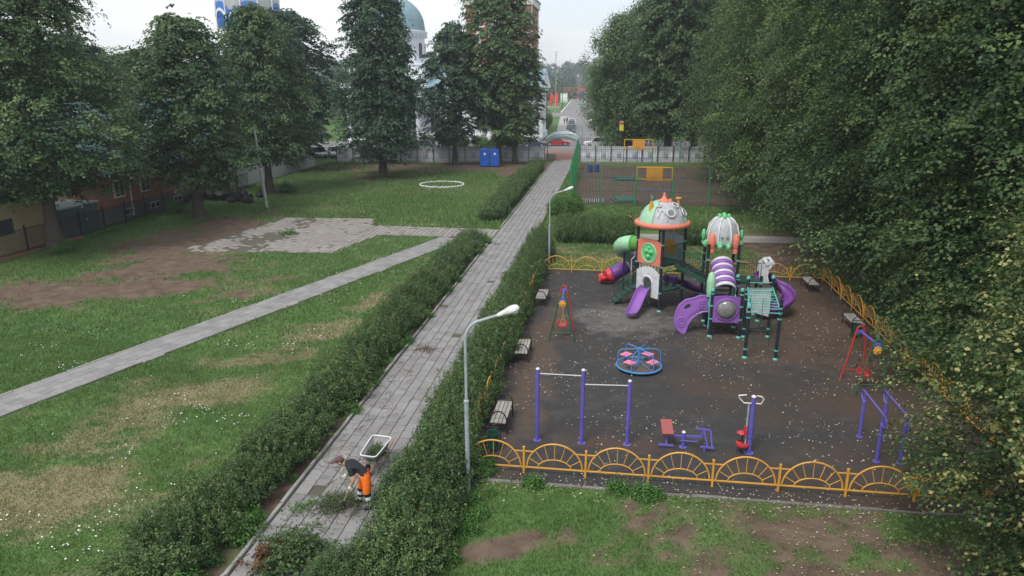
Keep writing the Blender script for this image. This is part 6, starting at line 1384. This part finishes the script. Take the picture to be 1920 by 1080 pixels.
# ------------------------------------------------------------------ wheelbarrow, cut branches
t_ = thing('wheelbarrow', 'grey wheelbarrow with a white rim full of twigs on the path', 'wheelbarrow', (-6.60, 18.2, .057), R(-6))
top = [(-.25, -.52), (.25, -.52), (.31, .52), (-.31, .52)]; bot = [(-.15, -.30), (.15, -.30), (.20, .30), (-.20, .30)]
def rnd4(P, r_=.10):
    out = []
    for i in range(4):
        a, b_, c_ = Vector(P[i - 1]), Vector(P[i]), Vector(P[(i + 1) % 4]); u, v = (a - b_).normalized() * r_, (c_ - b_).normalized() * r_
        for f in (0, .33, .67, 1): out.append(tuple(b_ + u * (1 - f) ** 2 + v * f ** 2))
    return out
tp_, bo_ = rnd4(top), rnd4(bot, .07); n = len(tp_); m_ = MB(); m_.add([(x, y, .66 + .10 * y) for x, y in tp_] + [(x, y, .33) for x, y in bo_], [(i, (i + 1) % n, n + (i + 1) % n, n + i) for i in range(n)] + [tuple(range(n, 2 * n))]); m_.build('tray', 'barrow_steel', t_, True, ang=40, solid=.012)
MB().tube([(x, y, .665 + .10 * y) for x, y in tp_], .019, 7, closed=True).build('rim', 'barrow_rim', t_, True)
for sg in (-1, 1): MB().tube([(sg * .08, -.62, .19), (sg * .19, -.2, .34), (sg * .24, .3, .34), (sg * .27, .85, .55)], .017, 7).build('handle', 'barrow_orange', t_, True); MB().tube([(sg * .23, .22, .34), (sg * .28, .34, 0), (sg * .25, .08, .33)], .014, 6).build('leg', 'barrow_orange', t_, True)
wh = MB().tube([(0, .16 * math.cos(a_), .16 * math.sin(a_)) for a_ in np.linspace(0, 2 * PI, 21)[:-1]], .042, 8, closed=True).build('wheel', 'rubber', t_, True, (0, -.62, .20)); MB().tube([(-.05, 0, 0), (.05, 0, 0)], .10, 12).build('hub', 'barrow_orange', wh)
def twigs(name, label, cat, loc, n, rx, ry, h, leaves, seed, lmat='leaf_hedge', lsize=.06, ln=(.3, .8), group=None):
    rd = random.Random(seed); rng = np.random.default_rng(seed); q = MB(); P = []
    for k in range(n):
        x, y = rd.gauss(0, rx * .45), rd.gauss(0, ry * .45); a_ = rd.uniform(0, 2 * PI); L_ = rd.uniform(*ln); z0 = max(.012, h * rd.random() * max(0, 1 - (x / rx) ** 2 - (y / ry) ** 2)); z1 = max(.012, z0 + rd.gauss(0, .3) * h)
        p0 = Vector((x - math.cos(a_) * L_ / 2, y - math.sin(a_) * L_ / 2, max(.01, z0 * .6))); p1 = Vector((x + math.cos(a_) * L_ / 2, y + math.sin(a_) * L_ / 2, z1)); pm_ = p0.lerp(p1, .5) + Vector((rd.gauss(0, .05), rd.gauss(0, .05), z0 * .3)); r_ = rd.uniform(.003, .008)
        q.tube([p0, pm_, p1], [r_, r_ * .8, r_ * .4], 4, cap=False)
        for j in range(leaves): P.append(tuple(p0.lerp(p1, rd.uniform(.2, 1.05)) + Vector((rd.gauss(0, .05), rd.gauss(0, .05), abs(rd.gauss(0, .04)) + .01))))
    t_ = thing(name, label, cat, loc, 0, group); q.build('twig_tangle', 'twig', t_)
    if P:
        P = np.array(P); Nn = rng.normal(0, .6, P.shape); Nn[:, 2] += .8; V, Fq = leaf_arrays(P, Nn, lsize, rng); tag(inst(np_mesh('leaves', V, Fq, [lmat], {'v': np.repeat(np.clip(rng.normal(.45, .2, len(P)), 0, .93), 4)}), 'leaves', t_), kind='stuff')
    return t_
twigs('twig_load', 'load of cut twigs lying in the wheelbarrow', 'twigs', (-6.60, 18.2, .42), 80, .26, .46, .30, 14, 1, lsize=.045, ln=(.2, .55))
o = twigs('brush_pile', 'heap of bare cut twigs at the feet of the worker', 'branches', (-6.92, 16.1, .057), 190, .62, .42, .30, 9, 2, lsize=.045)
twigs('brush_pile', 'pile of leafy cut branches blocking the near end of the path', 'branches', (-7.15, 13.7, .057), 150, .75, .85, .62, 34, 3, lsize=.075, ln=(.4, 1.1))
twigs('brush_pile', 'withered reddish cut branches on the leafy pile', 'branches', (-7.75, 13.5, .12), 26, .35, .45, .5, 26, 4, 'leaf_dead', .08)
twigs('brush_pile', 'few green cut branches beside the kerb near the twig heap', 'branches', (-7.75, 15.9, .057), 16, .5, .3, .1, 12, 5, 'leaf_bright', .06)
twigs('twig_litter', 'scattered twigs along the left half of the path', 'twigs', (-7.75, 21.0, .058), 150, 1.1, 9.5, .02, 2, 6, 'leaf_dead', .04, (.12, .5))['kind'] = 'stuff'
twigs('twig_litter', 'scattered twigs on the path around the worker', 'twigs', (-7.1, 17.2, .058), 90, 1.5, 2.6, .02, 3, 7, 'leaf_hedge', .04, (.12, .5))['kind'] = 'stuff'
twigs('brush_pile', 'small brown twig bundle dropped on the path by the hedge', 'branches', (-7.55, 27.7, .057), 40, .5, .35, .08, 3, 8, 'leaf_dead', .05)
twigs('brush_pile', 'weedy tuft growing through the worn paved square', 'weed', (-23.6, 49.6, .04), 40, .8, .5, .12, 14, 9, 'leaf_bright', .1)

# ------------------------------------------------------------------ fallen leaves, clover flowers, grass
rng = np.random.default_rng(77)
def inside(a, b): # where grass can grow
    ok = ~((a > -8.62) & (a < -5.5)) & ~((a > -4.62) & (a < 12.75) & (b > 17.9) & (b < 42.05))
    sx_ = (a - SIDE0[0]) * SIDEN[0] + (b - SIDE0[1]) * SIDEN[1]; ok &= ~((np.abs(sx_) < .93) & (b < 50.4) & (a < -8.5))
    pz = np.zeros(len(a), bool); P = PLAZA
    for i in range(len(P)):
        (x1, y1), (x2, y2) = P[i], P[i - 1]; c_ = ((y1 > b) != (y2 > b)) & (a < (x2 - x1) * (b - y1) / (y2 - y1 + 1e-9) + x1); pz ^= c_
    ok &= ~pz; ok &= ~((a > -3.8) & (b > 65.8)); ok &= ~((a > 1.7) & (b > 51.2) & (b < 54.6)); ok &= ~((a > -11.0) & (a < -8.6) & (b > 11) & (b < 48.8) & (fbm(a, b, .8, 77, 2) > .45))
    return ok
def scatter_grass(name, label, n, lo, hi, size, dens=None):
    a = rng.uniform(lo[0], hi[0], n); b = rng.uniform(lo[1], hi[1], n); k = inside(a, b) & (a < .62 * b + 3) & (a > -1.05 * b - 2)
    a, b = a[k], b[k]; d, y = fields(a, b); tuft = fbm(a, b, .45, 51, 3)
    keep = rng.random(len(a)) > d * 1.15 + .25 * (tuft < .42); a, b, d, y, tuft = a[keep], b[keep], d[keep], y[keep], tuft[keep]; m_ = len(a)
    th = rng.random(m_) * 2 * PI; edge = np.where((np.abs((a - SIDE0[0]) * SIDEN[0] + (b - SIDE0[1]) * SIDEN[1]) < 1.5), 1.35, 1.0)
    h = size * rng.uniform(.4, 1.25, m_) * (.55 + tuft) * edge * (1 - .35 * y); w_ = size * .17 * rng.uniform(.7, 1.3, m_); ln = h * rng.uniform(.25, .9, m_); th2 = rng.random(m_) * 2 * PI
    V = np.empty((m_, 3, 3)); dx_, dy_ = np.cos(th) * w_, np.sin(th) * w_
    V[:, 0] = np.stack([a - dx_, b - dy_, np.full(m_, -.02)], 1); V[:, 1] = np.stack([a + dx_, b + dy_, np.full(m_, -.02)], 1); V[:, 2] = np.stack([a + np.cos(th2) * ln, b + np.sin(th2) * ln, h], 1)
    big = fbm(a, b, 4.0, 61, 3)
    val = np.clip(.12 + .55 * big + rng.normal(0, .10, m_), 0, .62); dr = rng.random(m_) < y * .95; val = np.where(dr, rng.uniform(.78, .97, m_), val)
    tag(inst(np_mesh(name, V.reshape(-1, 3), np.arange(3 * m_).reshape(m_, 3), ['grass_blade'], {'v': np.repeat(val, 3)}), name), label, 'grass', kind='stuff')
scatter_grass('grass', 'short patchy grass of the near lawn', 430000, (-33, 12.0), (13, 27), .085)
scatter_grass('grass', 'green grass of the middle lawn', 300000, (-38, 27), (14, 55), .13)
scatter_grass('grass', 'green grass of the back lawn', 240000, (-39, 55), (14, 97), .20)
def scatter_bits(name, label, n, pts, size, mat, lo, hi, zoff=.03, up=1.6):
    a, b = pts; P = np.stack([a, b, np.full(len(a), zoff) + rng.random(len(a)) * .01], 1); Nn = rng.normal(0, .35, P.shape); Nn[:, 2] += up; V, Fq = leaf_arrays(P, Nn, size, rng, .7, .1)
    tag(inst(np_mesh(name, V, Fq, [mat], {'v': np.repeat(rng.uniform(lo, hi, len(a)), 4)}), name), label, 'leaves', kind='stuff')
a = rng.uniform(-4.4, 12.4, 5200); b = rng.uniform(18.2, 41.8, 5200); k = fbm(a, b, 2.2, 91, 3) + rng.normal(0, .10, 5200) > .49
scatter_bits('fallen_leaves', 'pale fallen leaves scattered over the play area asphalt', 0, (a[k], b[k]), .062, 'fallen_leaf', .3, 1.0)
a = rng.uniform(-4.2, 12.4, 900); b = 18.0 + np.abs(rng.normal(0, .35, 900)) * np.sign(rng.normal(-.3, 1, 900)); scatter_bits('fallen_leaves', 'fallen leaves drifted along the front kerb', 0, (a, b), .06, 'fallen_leaf', .1, .9)
a = rng.uniform(-1, 13, 2600); b = rng.uniform(12.5, 18, 2600); k = rng.random(2600) < np.clip((a + 1) / 9, .06, 1); scatter_bits('fallen_leaves', 'brown and yellow leaves on the bare ground before the fence', 0, (a[k], b[k]), .06, 'fallen_leaf', .0, .75, .012)
a = np.concatenate([-4.1 + np.abs(rng.normal(0, .35, 900))]); b = rng.uniform(18.5, 41, 900); scatter_bits('fallen_leaves', 'brown leaf litter along the foot of the bench hedge', 0, (a, b), .06, 'leaf_dead', .2, 1.0)
a = rng.uniform(-3.5, 11, 1500); b = rng.uniform(66.5, 96, 1500); scatter_bits('fallen_leaves', 'pale leaves scattered on the court', 0, (a, b), .11, 'fallen_leaf', .0, .6)
a = rng.uniform(-8.4, -5.7, 900); b = rng.uniform(13, 48, 900); k = rng.random(900) < np.where(a < -7.6, 1, .35); scatter_bits('fallen_leaves', 'leaf bits on the main path', 0, (a[k], b[k]), .04, 'leaf_dead', .0, 1.0, .062)
N_ = 26000; a = rng.uniform(-30, -10.6, N_); b = rng.uniform(13, 80, N_); f = fbm(a, b, 1.6, 123, 3) + .5 * (fbm(a, b, 6, 133, 2) - .5); d, y = fields(a, b); k = inside(a, b) & (f > .66) & (d < .4) & (rng.random(N_) < .8)
k |= inside(a, b) & (rng.random(N_) < .012) & (d < .5)
scatter_bits('clover_flowers', 'white clover flowers dotted over the lawn', 0, (a[k], b[k]), .055, 'flower_white', 0, 1, .075)

# ------------------------------------------------------------------ air
m = bpy.data.materials.new('haze_air'); m.use_nodes = True; t = m.node_tree; t.nodes.clear(); MATS['haze_air'] = m
o = t.nodes.new('ShaderNodeOutputMaterial'); pv = t.nodes.new('ShaderNodeVolumePrincipled'); t.links.new(pv.outputs[0], o.inputs['Volume'])
pv.inputs['Color'].default_value = (.86, .92, 1.0, 1); pv.inputs['Density'].default_value = 0.00048; pv.inputs['Anisotropy'].default_value = .2
hz = MB().b2((ax[0] - 60, ay[0] - 60, -1.2), (ax[-1] + 60, ay[-1] + 60, 47.5)).build('haze', 'haze_air')
tag(hz, 'thin pale summer haze filling the air', 'haze', kind='stuff')
